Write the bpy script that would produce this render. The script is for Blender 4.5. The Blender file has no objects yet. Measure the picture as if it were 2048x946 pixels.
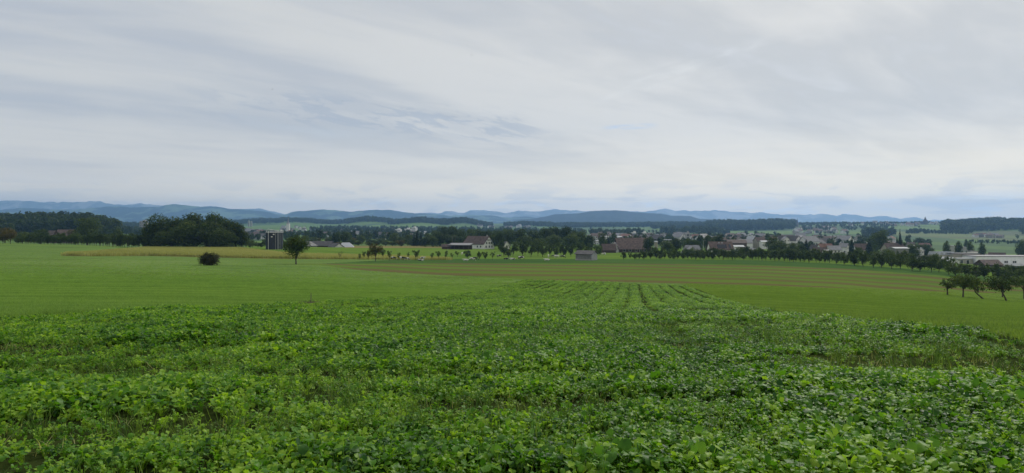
import bpy, math, random
import numpy as np
from math import radians as R, pi, sin, cos

# ------------------------------------------------------------------ camera, world, sun, exposure
sc = bpy.context.scene
sc.unit_settings.system = 'METRIC'
F, CX, HY = 1340.0, 1024.0, 445.0            # focal length, centre column and horizon row of the photograph (2048 px wide)
cam_d = bpy.data.cameras.new('camera')
cam = bpy.data.objects.new('camera', cam_d); sc.collection.objects.link(cam)
cam_d.sensor_width = 36; cam_d.lens = F / 2048 * 36
cam_d.shift_y = -(473 - HY) / 2048
cam_d.clip_start = 0.1; cam_d.clip_end = 90000
cam.location = (0, 0, 0); cam.rotation_euler = (pi / 2, 0, 0)
sc.camera = cam

SUN_EL, SUN_AZ = 38.0, 28.0                  # degrees; azimuth to the right of the view direction
sc.view_settings.view_transform = 'Standard'; sc.view_settings.look = 'None'
sc.view_settings.gamma = 1; sc.view_settings.exposure = 0.42; sc.view_settings.use_curve_mapping = False
sc.cycles.volume_bounces = 3; sc.cycles.max_bounces = 8; sc.cycles.diffuse_bounces = 3
sc.cycles.transparent_max_bounces = 8; sc.cycles.use_denoising = True
sc.cycles.volume_step_rate = 1.0; sc.cycles.volume_max_steps = 64
sc.cycles.caustics_reflective = False; sc.cycles.caustics_refractive = False

sun_d = bpy.data.lights.new('sun', 'SUN'); sun_d.energy = 1.5; sun_d.angle = R(12); sun_d.color = (1.0, .95, .86)
sun = bpy.data.objects.new('sun', sun_d); sc.collection.objects.link(sun)
sun.rotation_euler = (R(90 - SUN_EL), 0, R(180 - SUN_AZ))   # shines from ahead and to the right

class NT:
    """tiny helper to write node trees"""
    def __init__(s, tree): s.t = tree; s.n = tree.nodes; s.l = tree.links
    def new(s, typ, **kw):
        nd = s.n.new(typ)
        for k, v in kw.items(): setattr(nd, k, v)
        return nd
    def put(s, sock, v):
        if isinstance(v, bpy.types.NodeSocket): s.l.new(v, sock)
        elif isinstance(v, (tuple, list)) and len(v) == 3 and sock.type == 'RGBA': sock.default_value = (*v, 1)
        else: sock.default_value = v
    def math(s, op, a, b=0.0, c=0.0, clamp=False):
        nd = s.new('ShaderNodeMath', operation=op, use_clamp=clamp)
        s.put(nd.inputs[0], a); s.put(nd.inputs[1], b); s.put(nd.inputs[2], c)
        return nd.outputs[0]
    def vmath(s, op, a, b=(0, 0, 0)):
        nd = s.new('ShaderNodeVectorMath', operation=op); s.put(nd.inputs[0], a); s.put(nd.inputs[1], b)
        return nd.outputs[0]
    def comb(s, x, y, z):
        nd = s.new('ShaderNodeCombineXYZ'); s.put(nd.inputs[0], x); s.put(nd.inputs[1], y); s.put(nd.inputs[2], z)
        return nd.outputs[0]
    def sep(s, v):
        nd = s.new('ShaderNodeSeparateXYZ'); s.put(nd.inputs[0], v); return nd.outputs
    def mix(s, f, a, b, blend='MIX'):
        nd = s.new('ShaderNodeMix', data_type='RGBA', blend_type=blend)
        s.put(nd.inputs[0], f); s.put(nd.inputs[6], a); s.put(nd.inputs[7], b)
        return nd.outputs[2]
    def noise(s, vec, scale=1.0, detail=4.0, rough=.55, dist=0.0):
        nd = s.new('ShaderNodeTexNoise'); s.put(nd.inputs['Vector'], vec); s.put(nd.inputs['Scale'], scale)
        s.put(nd.inputs['Detail'], detail); s.put(nd.inputs['Roughness'], rough); s.put(nd.inputs['Distortion'], dist)
        return nd.outputs[0]
    def ramp(s, v, lo, hi, to0=0.0, to1=1.0):
        nd = s.new('ShaderNodeMapRange', interpolation_type='SMOOTHSTEP')
        s.put(nd.inputs[0], v); s.put(nd.inputs[1], lo); s.put(nd.inputs[2], hi); s.put(nd.inputs[3], to0); s.put(nd.inputs[4], to1)
        return nd.outputs[0]

world = bpy.data.worlds.new('World'); sc.world = world; world.use_nodes = True
world.cycles.sampling_method = 'MANUAL'; world.cycles.sample_map_resolution = 512
w = NT(world.node_tree); w.n.clear()
sky = w.new('ShaderNodeTexSky', sky_type='NISHITA', sun_disc=False)
sky.sun_elevation = R(SUN_EL); sky.sun_rotation = R(SUN_AZ)
sky.air_density = 1.0; sky.dust_density = 1.5
tc = w.new('ShaderNodeTexCoord')
dx, dy, dz = w.sep(tc.outputs['Generated'])
up = w.math('ADD', w.math('MAXIMUM', dz, 0.0), 0.10)
cu = w.math('DIVIDE', dx, up); cv = w.math('DIVIDE', dy, up)          # cloud sheet seen in perspective
# streaks run towards the upper right
su = w.math('ADD', w.math('MULTIPLY', cu, .80), w.math('MULTIPLY', cv, .60))
sv = w.math('SUBTRACT', w.math('MULTIPLY', cv, .80), w.math('MULTIPLY', cu, .60))
base_n = w.noise(w.comb(w.math('MULTIPLY', su, .45), w.math('MULTIPLY', sv, .9), 3.1), 1.0, 5.0, .5, .5)
fine_n = w.noise(w.comb(w.math('MULTIPLY', su, 1.1), w.math('MULTIPLY', sv, 3.2), 7.7), 1.0, 6.0, .55, .4)
clo = w.math('ADD', w.math('MULTIPLY', base_n, .62), w.math('MULTIPLY', fine_n, .38))
cl = w.ramp(clo, .37, .60)
az = w.math('ARCTAN2', dx, dy)
right = w.ramp(az, -.75, .55)                                          # veil is thicker and brighter towards the sun
thin_c = w.mix(right, (3.75, 4.0, 4.35), (4.4, 4.45, 4.4))
thick_c = w.mix(right, (4.85, 4.92, 4.85), (5.75, 5.65, 5.35))
cloud_c = w.mix(cl, thin_c, thick_c)
# grey-blue ragged wisps hanging under the sheet
ta = w.math('DIVIDE', dx, w.math('MAXIMUM', dy, .05)); te = w.math('DIVIDE', dz, w.math('MAXIMUM', dy, .05))
ahead = w.ramp(dy, .2, .4)
wz = w.noise(w.comb(w.math('ADD', w.math('MULTIPLY', ta, 17.0), w.math('MULTIPLY', te, 8.0)), w.math('ADD', w.math('MULTIPLY', te, 78.0), w.math('MULTIPLY', ta, 15.0)), 5.3), 1.0, 8.0, .64, .5)
band = w.math('ABSOLUTE', w.math('SUBTRACT', te, w.math('SUBTRACT', .135, w.math('MULTIPLY', ta, .11))))
bm = w.math('MULTIPLY', w.ramp(band, .042, .008), w.math('MULTIPLY', w.ramp(ta, -.56, -.30), w.ramp(ta, .10, -.02)))
wm = w.math('MULTIPLY', w.math('MULTIPLY', w.ramp(wz, .50, .58), bm), ahead)
cloud_c = w.mix(w.math('MULTIPLY', wm, .6), cloud_c, (3.1, 3.5, 4.1))
# a narrow opening that shows blue, and thin bright fibres above it
ga = w.math('ABSOLUTE', w.math('SUBTRACT', te, w.math('ADD', .143, w.math('MULTIPLY', w.math('SUBTRACT', ta, .18), .06))))
gn = w.noise(w.comb(w.math('MULTIPLY', ta, 20.0), w.math('MULTIPLY', te, 120.0), 3.0), 1.0, 5.0, .6)
gm = w.math('MULTIPLY', w.math('MULTIPLY', w.ramp(ga, .006, .0), w.ramp(w.math('ABSOLUTE', w.math('SUBTRACT', ta, .175)), .05, .01)), w.math('MULTIPLY', w.ramp(gn, .35, .6), ahead))
cloud_c = w.mix(w.math('MULTIPLY', gm, .8), cloud_c, (3.2, 4.7, 6.8))
fa = w.math('ABSOLUTE', w.math('SUBTRACT', te, w.math('ADD', .225, w.math('MULTIPLY', w.math('SUBTRACT', ta, .25), .30))))
fnn = w.noise(w.comb(w.math('MULTIPLY', ta, 14.0), w.math('SUBTRACT', w.math('MULTIPLY', te, 60.0), w.math('MULTIPLY', ta, 18.0)), 6.0), 1.0, 7.0, .62, .4)
fm = w.math('MULTIPLY', w.math('MULTIPLY', w.ramp(fa, .03, .0), w.ramp(w.math('ABSOLUTE', w.math('SUBTRACT', ta, .28)), .22, .04)), w.math('MULTIPLY', w.ramp(fnn, .42, .68), ahead))
cloud_c = w.mix(w.math('MULTIPLY', fm, .16), cloud_c, (8.6, 8.8, 8.6))
# thicker, warmer veil low over the land
low = w.ramp(dz, .15, .0)
warm = w.mix(right, (7.4, 6.8, 5.8), (10.4, 8.9, 6.2))
lown = w.noise(w.comb(w.math('MULTIPLY', az, 2.0), w.math('MULTIPLY', dz, 26.0), 4.0), 1.0, 6.0, .6, .6)
cloud_c = w.mix(w.math('MULTIPLY', low, w.ramp(lown, .30, .60, .55, .95)), cloud_c, warm)
vlow = w.ramp(dz, .07, .01)
cloud_c = w.mix(w.math('MULTIPLY', vlow, .8), cloud_c, w.mix(right, (8.6, 7.6, 6.0), (10.4, 9.0, 6.6)))
# small cumulus heads and grey bars standing over the mountains
cn = w.noise(w.comb(w.math('MULTIPLY', az, 11.0), w.math('MULTIPLY', dz, 60.0), 9.0), 1.0, 7.0, .6, .5)
cm = w.math('MULTIPLY', w.ramp(cn, .50, .60), w.ramp(dz, .075, .035))
cloud_c = w.mix(w.math('MULTIPLY', cm, .5), cloud_c, (5.6, 5.6, 5.5))
cn2 = w.noise(w.comb(w.math('MULTIPLY', az, 17.0), w.math('MULTIPLY', dz, 75.0), 2.0), 1.0, 7.0, .6, .3)
cm2 = w.math('MULTIPLY', w.ramp(cn2, .53, .60), w.ramp(dz, .045, .02))
cloud_c = w.mix(w.math('MULTIPLY', cm2, .7), cloud_c, (8.3, 8.5, 8.5))
# below the horizon: what the land would show
cover = w.math('MULTIPLY', w.ramp(clo, .28, .42, .80, .97), 1.0)
skyc = w.mix(cover, sky.outputs[0], cloud_c)
bg = w.new('ShaderNodeBackground'); w.put(bg.inputs[0], skyc); bg.inputs[1].default_value = 0.10
out = w.new('ShaderNodeOutputWorld'); w.l.new(bg.outputs[0], out.inputs[0])

# ------------------------------------------------------------------ terrain heights, from the rows the land shows
RY = [20, 30, 50, 80, 120, 170, 230, 300, 340, 380, 480, 600, 800, 1000, 1500, 2200, 3000, 4000, 5500, 30000]
TAB = {
 -500: [632, 610, 578, 552, 530, 508, 492, 485, 483.5, 482.5, 479, 476, 471, 465, 458, 453, 450, 448, 447, 446.5],
 0:    [636, 614, 584, 559, 536, 513, 498, 488, 486.5, 486.5, 484, 481, 473, 460, 459, 455, 451, 449, 447, 446.5],
 150:  [636, 614, 585, 560, 538, 517, 503, 491, 490, 490.5, 488, 484, 474, 459, 459, 456, 451, 449, 447, 446.5],
 300:  [636, 614, 586, 561, 540, 523, 511, 500, 497, 496, 494, 490, 485, 480, 470, 460, 453, 450, 447, 446.5],
 450:  [636, 615, 588, 565, 544, 527, 515, 501, 498, 496.5, 495, 491, 485, 480, 470, 460, 453, 450, 447, 446.5],
 600:  [636, 617, 592, 570, 549, 529.5, 518.5, 505, 498, 494, 494.5, 490, 484, 480, 470, 460, 454, 450, 447, 446.5],
 750:  [636, 618, 597, 576, 554, 535.5, 524, 513, 505, 499, 493.5, 491, 485, 480, 470, 461, 454, 450, 447, 446.5],
 900:  [637, 620, 602, 583, 560, 542, 529, 518.5, 513, 508, 496, 492, 486, 481, 471, 462, 455, 450, 447, 446.5],
 1200: [638, 622, 605, 581, 557, 543.5, 530.5, 518.5, 514.5, 511, 502, 495, 487, 481, 471, 465, 457, 450.5, 447, 446.5],
 1500: [640, 626, 604, 579, 562, 548.5, 534, 521, 516.5, 513, 505, 497, 489, 483, 473, 464, 452, 448.5, 447, 446.5],
 1650: [642, 630, 609, 585, 567, 553, 537, 524.5, 520, 516.5, 509, 501, 491, 484, 472, 460, 448, 447.5, 447, 446.5],
 1800: [645, 635, 617, 596, 577, 560, 541, 530, 526, 522, 515, 507, 496, 487, 473, 458, 446.5, 447.5, 447, 446.5],
 2048: [648, 640, 625, 611, 599, 580, 561, 547, 542, 538, 530, 518, 503, 492, 476, 460, 446, 446, 446.5, 446.5],
 2550: [650, 646, 634, 621, 608, 588, 568, 553, 547, 543, 533, 520, 504, 492, 476, 458, 445, 445, 446.5, 446.5]}
COLS = np.array(sorted(TAB), float)
KY = np.array([-60, 0, 6, 12] + RY, float)
ZT = np.array([[-1.0, -1.66, -1.82, -2.16] + [-(p - HY) / F * y for p, y in zip(TAB[int(c)], RY)] for c in COLS])

def pchip(x, yy):
    h = np.diff(x); d = np.diff(yy) / h; m = np.zeros_like(yy)
    for i in range(1, len(x) - 1):
        if d[i-1] * d[i] > 0:
            w1, w2 = 2*h[i] + h[i-1], h[i] + 2*h[i-1]
            m[i] = (w1 + w2) / (w1 / d[i-1] + w2 / d[i])
    m[0], m[-1] = d[0], d[-1]
    return m
KS = np.arcsinh(KY / 8.0)
MT = np.array([pchip(KS, r) for r in ZT])
HILLS = [  # px, Y, half-width px, half-depth fraction, height m
 (735, 3500, 50, .12, 27), (840, 3300, 50, .12, 24), (925, 3200, 34, .12, 22), (590, 3900, 60, .12, 24), (500, 3900, 50, .10, 12),
 (1060, 3300, 50, .10, 9), (1200, 3200, 50, .10, 4), (1330, 3200, 40, .10, 5), (1450, 2700, 40, .10, 6), (1520, 2700, 40, .10, 5), (1990, 2300, 75, .14, 12), (2080, 2100, 90, .16, 12),
 (150, 1080, 110, .16, 7)]
def gz(x, y):
    """ground height at (x, y), arrays or numbers"""
    x = np.asarray(x, float); y = np.asarray(y, float); x, y = np.broadcast_arrays(x, y)
    ye = np.maximum(y, 10.0)
    px = CX + F * x / ye
    px = np.clip(px, COLS[0], COLS[-1] - 1e-6)
    ks = np.arcsinh(np.clip(y, -60, 29999) / 8.0)
    j = np.clip(np.searchsorted(KS, ks, side='right') - 1, 0, len(KS) - 2)
    h = KS[j+1] - KS[j]; t = (ks - KS[j]) / h
    h00 = 2*t**3 - 3*t**2 + 1; h10 = t**3 - 2*t**2 + t; h01 = -2*t**3 + 3*t**2; h11 = t**3 - t**2
    c = np.clip(np.searchsorted(COLS, px, side='right') - 1, 0, len(COLS) - 2)
    f = (px - COLS[c]) / (COLS[c+1] - COLS[c]); f = .5 * f + .5 * f * f * (3 - 2*f)
    def ev(c): return h00 * ZT[c, j] + h10 * h * MT[c, j] + h01 * ZT[c, j+1] + h11 * h * MT[c, j+1]
    z = ev(c) * (1 - f) + ev(c + 1) * f
    for hp, hyy, wp, wf, hh in HILLS:
        z = z + hh * np.exp(-((px - hp) / wp)**2 - ((y - hyy) / (wf * hyy))**2)
    z = z + .05 * np.sin(x * .35 + 1) * np.sin(y * .3) * np.exp(-(y / 60)**2) - .0
    return z
def g1(x, y): return float(gz(x, y))
def at(px, Y): return (px - CX) / F * Y
def rowof(px, Y): return HY - F * g1(at(px, Y), Y) / Y
def Yof(px, py, lo=15, hi=520):
    ys = np.linspace(lo, hi, 1500); rows = HY - F * gz(at(px, ys), ys) / ys
    k = np.where(rows <= py)[0]
    return float(ys[k[0]]) if len(k) else float(ys[np.argmin(rows)])

# ------------------------------------------------------------------ object helpers
COL = sc.collection
def tag(o, label=None, cat=None, group=None, kind=None):
    if label: o['label'] = label
    if cat: o['category'] = cat
    if group: o['group'] = group
    if kind: o['kind'] = kind
    return o
def empty(name, loc, rz=0, s=1):
    o = bpy.data.objects.new(name, None); COL.objects.link(o); o.location = loc; o.rotation_euler = (0, 0, rz)
    o.scale = (s, s, s) if not isinstance(s, tuple) else s; o.empty_display_size = .5
    return o
def child_copy(src, parent):
    c = src.copy(); COL.objects.link(c); c.parent = parent
    for ch in src.children: child_copy(ch, c)
    return c
def copy_thing(root, loc, rz=0, s=1):
    r = root.copy(); COL.objects.link(r); r.location = loc; r.rotation_euler = (0, 0, rz)
    r.scale = (s, s, s) if not isinstance(s, tuple) else s
    for ch in root.children: child_copy(ch, r)
    for k in ('label', 'group', 'category', 'kind'):
        if k in r.keys() and k in ('label', 'group'): del r[k]
    return r
class MB:
    """collects geometry and links it as one mesh object"""
    def __init__(s): s.v = []; s.f = []; s.m = []; s.attr = {}
    def add(s, vs, fs, mat=0):
        b = len(s.v); s.v.extend(vs); s.f.extend([tuple(i + b for i in f) for f in fs]); s.m.extend([mat] * len(fs))
    def box(s, c, d, rz=0, mat=0, taper=1.0):
        x, y, z = c; a, b, h = d[0]/2, d[1]/2, d[2]
        vs = []
        for k, (zz, t) in enumerate(((z, 1), (z + h, taper))):
            for sx, sy in ((-1, -1), (1, -1), (1, 1), (-1, 1)):
                px, py = sx*a*t, sy*b*t
                vs.append((x + px*cos(rz) - py*sin(rz), y + px*sin(rz) + py*cos(rz), zz))
        s.add(vs, [(3, 2, 1, 0), (4, 5, 6, 7), (0, 1, 5, 4), (1, 2, 6, 5), (2, 3, 7, 6), (3, 0, 4, 7)], mat)
    def tube(s, pts, rads, n=6, mat=0):
        pts = [np.array(p, float) for p in pts]; vs = []; fs = []
        for i, p in enumerate(pts):
            d = pts[min(i+1, len(pts)-1)] - pts[max(i-1, 0)]; d /= (np.linalg.norm(d) + 1e-9)
            a = np.cross(d, (0, 0, 1) if abs(d[2]) < .9 else (1, 0, 0)); a /= np.linalg.norm(a); b = np.cross(d, a)
            for k in range(n):
                q = p + rads[i] * (cos(2*pi*k/n) * a + sin(2*pi*k/n) * b); vs.append(tuple(q))
        for i in range(len(pts) - 1):
            for k in range(n): fs.append((i*n + k, i*n + (k+1) % n, (i+1)*n + (k+1) % n, (i+1)*n + k))
        fs.append(tuple(range(n))[::-1]); fs.append(tuple((len(pts)-1)*n + k for k in range(n)))
        s.add(vs, fs, mat)
    def mesh(s, name, mats, smooth=False):
        me = bpy.data.meshes.new(name); me.from_pydata(s.v, [], s.f)
        for m in (mats if isinstance(mats, (list, tuple)) else [mats]): me.materials.append(m)
        me.polygons.foreach_set('material_index', s.m)
        if smooth: me.polygons.foreach_set('use_smooth', [True] * len(s.f))
        me.update(); return me
    def build(s, name, mats, parent=None, smooth=False):
        o = bpy.data.objects.new(name, s.mesh(name, mats, smooth)); COL.objects.link(o)
        if parent: o.parent = parent
        return o
def fast_mesh(name, V, Q, mats, smooth=False, mi=None):
    """V (n,3), Q (m,4) arrays -> mesh"""
    me = bpy.data.meshes.new(name); k = Q.shape[1]
    me.vertices.add(len(V)); me.vertices.foreach_set('co', np.asarray(V, np.float32).ravel())
    me.loops.add(Q.size); me.loops.foreach_set('vertex_index', np.asarray(Q, np.int32).ravel())
    me.polygons.add(len(Q)); me.polygons.foreach_set('loop_start', np.arange(0, Q.size, k, dtype=np.int32))
    me.polygons.foreach_set('loop_total', np.full(len(Q), k, np.int32))
    for m in mats: me.materials.append(m)
    if mi is not None: me.polygons.foreach_set('material_index', mi)
    if smooth: me.polygons.foreach_set('use_smooth', np.ones(len(Q), bool))
    me.update(); me.validate(); return me

# ------------------------------------------------------------------ materials
MATS = {}
def mat(name):
    m = bpy.data.materials.new(name); m.use_nodes = True; MATS[name] = m
    t = NT(m.node_tree); b = t.n['Principled BSDF']; return m, t, b
def plain(name, col, rough=.7, metal=0, var=.12, scale=1.2, bump=0.0):
    m, t, b = mat(name); tc = t.new('ShaderNodeTexCoord'); oi = t.new('ShaderNodeObjectInfo')
    n = t.noise(t.vmath('ADD', tc.outputs['Object'], oi.outputs['Location']), scale, 5, .6)
    dark = tuple(c * (1 - 1.6 * var) for c in col); lite = tuple(min(1, c * (1 + 1.3 * var)) for c in col)
    c = t.mix(t.ramp(n, .3, .7), dark, lite)
    t.put(b.inputs['Base Color'], c); b.inputs['Roughness'].default_value = rough; b.inputs['Metallic'].default_value = metal
    if bump:
        bp = t.new('ShaderNodeBump'); bp.inputs[0].default_value = .6; bp.inputs[1].default_value = bump
        t.put(bp.inputs['Height'], n); t.l.new(bp.outputs[0], b.inputs['Normal'])
    return m
def foliage(name, dark, mid, lite, yellow=None, rough=.65, transl=.38, clump=.35, spec=.12):
    """leaf material: colour differs per leaf clump, per tree and per instance"""
    m, t, b = mat(name); tc = t.new('ShaderNodeTexCoord'); oi = t.new('ShaderNodeObjectInfo')
    at_ = t.new('ShaderNodeAttribute', attribute_name='lc')
    tn = t.new('ShaderNodeAttribute', attribute_name='tint', attribute_type='INSTANCER')
    n = t.noise(tc.outputs['Object'], clump, 3, .6)
    f = t.math('ADD', t.math('MULTIPLY', n, .9), t.math('MULTIPLY', at_.outputs['Fac'], .45))
    f = t.math('ADD', f, t.math('MULTIPLY', t.math('SUBTRACT', oi.outputs['Random'], .5), .35))
    f = t.math('ADD', f, t.math('MULTIPLY', tn.outputs['Fac'], .5))
    c = t.mix(t.ramp(f, .35, .75), dark, mid); c = t.mix(t.ramp(f, .70, 1.15), c, lite)
    if yellow: c = t.mix(t.math('MULTIPLY', t.ramp(n, .55, .7), .6), c, yellow)
    t.put(b.inputs['Base Color'], c); b.inputs['Roughness'].default_value = rough
    b.inputs['Specular IOR Level'].default_value = spec
    tr = t.new('ShaderNodeBsdfTranslucent'); t.put(tr.inputs[0], t.mix(1.0, c, (1.15, 1.2, .55), 'MULTIPLY'))
    ms = t.new('ShaderNodeMixShader'); ms.inputs[0].default_value = transl
    o = [x for x in t.n if x.type == 'OUTPUT_MATERIAL'][0]
    t.l.new(b.outputs[0], ms.inputs[1]); t.l.new(tr.outputs[0], ms.inputs[2]); t.l.new(ms.outputs[0], o.inputs[0])
    return m

M_bark = plain('bark', (.07, .055, .042), .9, var=.3, scale=3)
M_fol = foliage('broadleaf_foliage', (.020, .036, .012), (.055, .088, .024), (.120, .160, .042))
M_folo = foliage('orchard_foliage', (.030, .052, .018), (.065, .100, .030), (.115, .150, .050))
M_foly = foliage('yellowing_foliage', (.040, .040, .012), (.085, .075, .020), (.150, .110, .035))
M_folr = foliage('russet_foliage', (.028, .030, .013), (.052, .056, .022), (.090, .094, .034), transl=.25)
M_fold = foliage('dark_foliage', (.014, .030, .010), (.042, .074, .020), (.105, .150, .036), yellow=(.13, .12, .030))
M_con = foliage('conifer_foliage', (.008, .020, .010), (.020, .040, .018), (.036, .060, .026), transl=.12)
M_for = foliage('forest_foliage', (.018, .036, .014), (.040, .070, .024), (.080, .115, .036))
M_crop = foliage('crop_leaf', (.020, .085, .010), (.108, .270, .020), (.300, .480, .038), rough=.48, transl=.45, clump=3.0, spec=.24)
M_weed = foliage('weed_leaf', (.03, .075, .015), (.085, .16, .028), (.17, .25, .045), rough=.5, transl=.3)
M_straw = foliage('dry_straw', (.25, .26, .09), (.38, .38, .15), (.48, .47, .22), rough=.8, transl=.4)
M_grassb = foliage('young_grass', (.12, .23, .055), (.21, .34, .08), (.28, .41, .11), rough=.7, transl=.45, clump=.05)
M_grassr = foliage('meadow_grass', (.11, .20, .045), (.18, .28, .060), (.24, .34, .080), rough=.7, transl=.45, clump=.05)
M_dryweed = foliage('dry_weed', (.09, .07, .05), (.16, .13, .09), (.22, .20, .12), transl=.1)

def field_mat(name, c0, c1, c2, line_dir=.18, line_scale=.5, line_amt=.35, big=.02, fine=1.6, fine_amt=.7, patches=None, stripe=None, bump=.06, wave=None):
    """a field: broad mottling, drill lines along a direction, fine sward grain"""
    m, t, b = mat(name); tc = t.new('ShaderNodeTexCoord'); P = tc.outputs['Object']
    x, y, z = t.sep(P)
    n1 = t.noise(P, big, 5, .55, .3)
    n2 = t.noise(P, fine, 6, .65)
    u = t.math('SUBTRACT', x, t.math('MULTIPLY', y, line_dir)); v = t.math('ADD', y, t.math('MULTIPLY', x, line_dir))
    n3 = t.noise(t.comb(t.math('MULTIPLY', u, line_scale), t.math('MULTIPLY', v, line_scale * .03), 0), 1.0, 3, .5)
    f = t.math('ADD', t.math('MULTIPLY', t.math('SUBTRACT', n1, .5), 1.6), t.math('MULTIPLY', t.math('SUBTRACT', n2, .5), fine_amt * 2))
    f = t.math('ADD', f, t.math('MULTIPLY', t.math('SUBTRACT', n3, .5), line_amt * 2))
    f = t.math('ADD', f, .5)
    c = t.mix(t.ramp(f, 0, .55), c0, c1); c = t.mix(t.ramp(f, .5, 1.05), c, c2)
    if wave:
        wdir, period, amt = wave
        q = t.math('ADD', t.math('SUBTRACT', y, t.math('MULTIPLY', x, wdir)), t.math('MULTIPLY', t.noise(P, .03, 2), 5.0))
        wv = t.math('ADD', t.math('SINE', t.math('MULTIPLY', q, 2 * pi / period)), t.math('SINE', t.math('MULTIPLY', q, 2 * pi / period * .37)))
        wv = t.math('MULTIPLY', wv, t.ramp(t.noise(t.comb(t.math('MULTIPLY', x, .03), t.math('MULTIPLY', y, .08), 2), 1.0, 3), .3, .7))
        c = t.mix(t.math('MULTIPLY', t.ramp(wv, -.6, -1.4), amt), c, c0)
        c = t.mix(t.math('MULTIPLY', t.ramp(wv, .5, 1.5), amt * .7), c, c2)
    if stripe:
        sdir, period, sc_, amt, off = stripe
        q = t.math('SUBTRACT', y, t.math('MULTIPLY', x, sdir))
        q = t.math('ADD', q, t.math('MULTIPLY', t.noise(P, .02, 3), 6.0))
        wv = t.math('SINE', t.math('ADD', t.math('MULTIPLY', q, 2 * pi / period), off))
        wv2 = t.math('SINE', t.math('MULTIPLY', q, 2 * pi / period * 2.7))
        wv = t.math('ADD', wv, t.math('MULTIPLY', wv2, .30))
        wv = t.math('ADD', wv, t.math('MULTIPLY', t.math('SUBTRACT', n2, .5), 1.8))
        c = t.mix(t.math('MULTIPLY', t.ramp(wv, -.15, .75), amt), c, sc_)
    if patches:
        pn = t.noise(t.comb(t.math('MULTIPLY', x, patches[0]), t.math('MULTIPLY', y, patches[1]), 5), 1.0, 5, .6)
        c = t.mix(t.math('MULTIPLY', t.ramp(pn, .52, .66), patches[3]), c, patches[2])
    t.put(b.inputs['Base Color'], c); b.inputs['Roughness'].default_value = 1; b.inputs['Specular IOR Level'].default_value = 0
    bp = t.new('ShaderNodeBump'); bp.inputs[0].default_value = .8; bp.inputs[1].default_value = bump
    t.put(bp.inputs['Height'], n2); t.l.new(bp.outputs[0], b.inputs['Normal'])
    return m
M_young = field_mat('young_cereal', (.085, .150, .038), (.130, .208, .056), (.180, .250, .078), line_dir=6.0, line_scale=.10, line_amt=.75, wave=(.14, 5.2, .85), patches=(.03, .10, (.075, .085, .022), .35))
M_soil = field_mat('crop_soil', (.020, .030, .010), (.035, .050, .014), (.06, .075, .02))
M_rmeadow = field_mat('right_meadow', (.088, .150, .028), (.120, .188, .038), (.170, .232, .052), line_dir=-5, line_scale=.10, line_amt=.6, wave=(-.20, 6.0, .8), patches=(.02, .05, (.09, .12, .02), .4))
M_stub = field_mat('stubble', (.082, .140, .028), (.112, .175, .034), (.142, .200, .046), line_dir=-3.3, line_scale=.12, line_amt=.7,
                   stripe=(-.30, 29.0, (.125, .108, .048), 1.0, 1.0))
M_strip = field_mat('grass_strip', (.048, .098, .028), (.062, .120, .032), (.080, .140, .036), line_dir=5, line_scale=.1)
M_past = field_mat('pasture', (.085, .150, .028), (.118, .190, .034), (.145, .215, .042), line_dir=5, line_scale=.1, big=.03)
M_grain = field_mat('grain_ground', (.13, .115, .045), (.19, .17, .07), (.25, .22, .10))
def far_mat():
    m, t, b = mat('valley_land'); tc = t.new('ShaderNodeTexCoord'); P = tc.outputs['Object']
    vo = t.new('ShaderNodeTexVoronoi', feature='F1'); t.put(vo.inputs['Vector'], t.vmath('MULTIPLY', P, (1, .55, 0))); vo.inputs['Scale'].default_value = .0042
    r = t.sep(vo.outputs['Color'])
    c = t.mix(t.ramp(r[0], .1, .9), (.045, .095, .022), (.100, .180, .026))
    c = t.mix(t.math('MULTIPLY', t.ramp(r[1], .97, .98), .4), c, (.15, .13, .06))
    n = t.noise(P, .05, 5, .6)
    c = t.mix(t.math('MULTIPLY', t.ramp(n, .4, .7), .35), c, (.04, .075, .02))
    t.put(b.inputs['Base Color'], c); b.inputs['Roughness'].default_value = .9; b.inputs['Specular IOR Level'].default_value = .1
    return m
M_far = far_mat()
def mount_mat(name, forest, meadow, sc_, thr=.5):
    m, t, b = mat(name); tc = t.new('ShaderNodeTexCoord'); P = tc.outputs['Object']
    n = t.noise(P, sc_, 7, .62, .2)
    c = t.mix(t.ramp(n, thr, thr + .05), forest, meadow)
    t.put(b.inputs['Base Color'], c); b.inputs['Roughness'].default_value = .95; b.inputs['Specular IOR Level'].default_value = .05
    return m
M_hillC = mount_mat('wooded_hill_cover', (.010, .018, .012), (.02, .035, .018), .004, .62)
M_hillB = mount_mat('mountain_cover', (.015, .025, .022), (.11, .16, .09), .0028, .50)
M_hillA = mount_mat('far_mountain_hazed_cover', (.15, .19, .22), (.30, .33, .35), .0025, .5)  # pale blue-grey rock tone, with part of the distance haze put into the colour

M_white = plain('white_render', (.70, .69, .66), .85, var=.08, scale=.6)
M_bright = plain('bright_render', (.78, .78, .76), .8, var=.06, scale=.6)
M_cream = plain('cream_render', (.34, .32, .26), .85, var=.08)
M_conc = plain('concrete', (.34, .33, .31), .85, var=.12)
M_greyw = plain('grey_boards', (.20, .20, .19), .85, var=.2, scale=2)
M_paleb = plain('pale_boards', (.33, .34, .35), .8, var=.12, scale=2)
M_brownw = plain('brown_wood', (.075, .048, .035), .85, var=.25, scale=2)
M_rbrown = plain('brown_tiles', (.105, .072, .060), .8, var=.28, scale=.8)
M_rred = plain('red_tiles', (.17, .085, .06), .8, var=.25, scale=.8)
M_rmar = plain('maroon_tiles', (.088, .060, .052), .8, var=.28, scale=.8)
M_rgrey = plain('grey_roofing', (.20, .20, .21), .7, var=.15, scale=.8)
M_rdark = plain('dark_roofing', (.055, .052, .055), .7, var=.25, scale=.8)
M_rpale = plain('pale_metal_roof', (.36, .38, .40), .7, var=.1)
M_glass = plain('window_glass', (.03, .035, .04), .2, var=.2)
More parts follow.
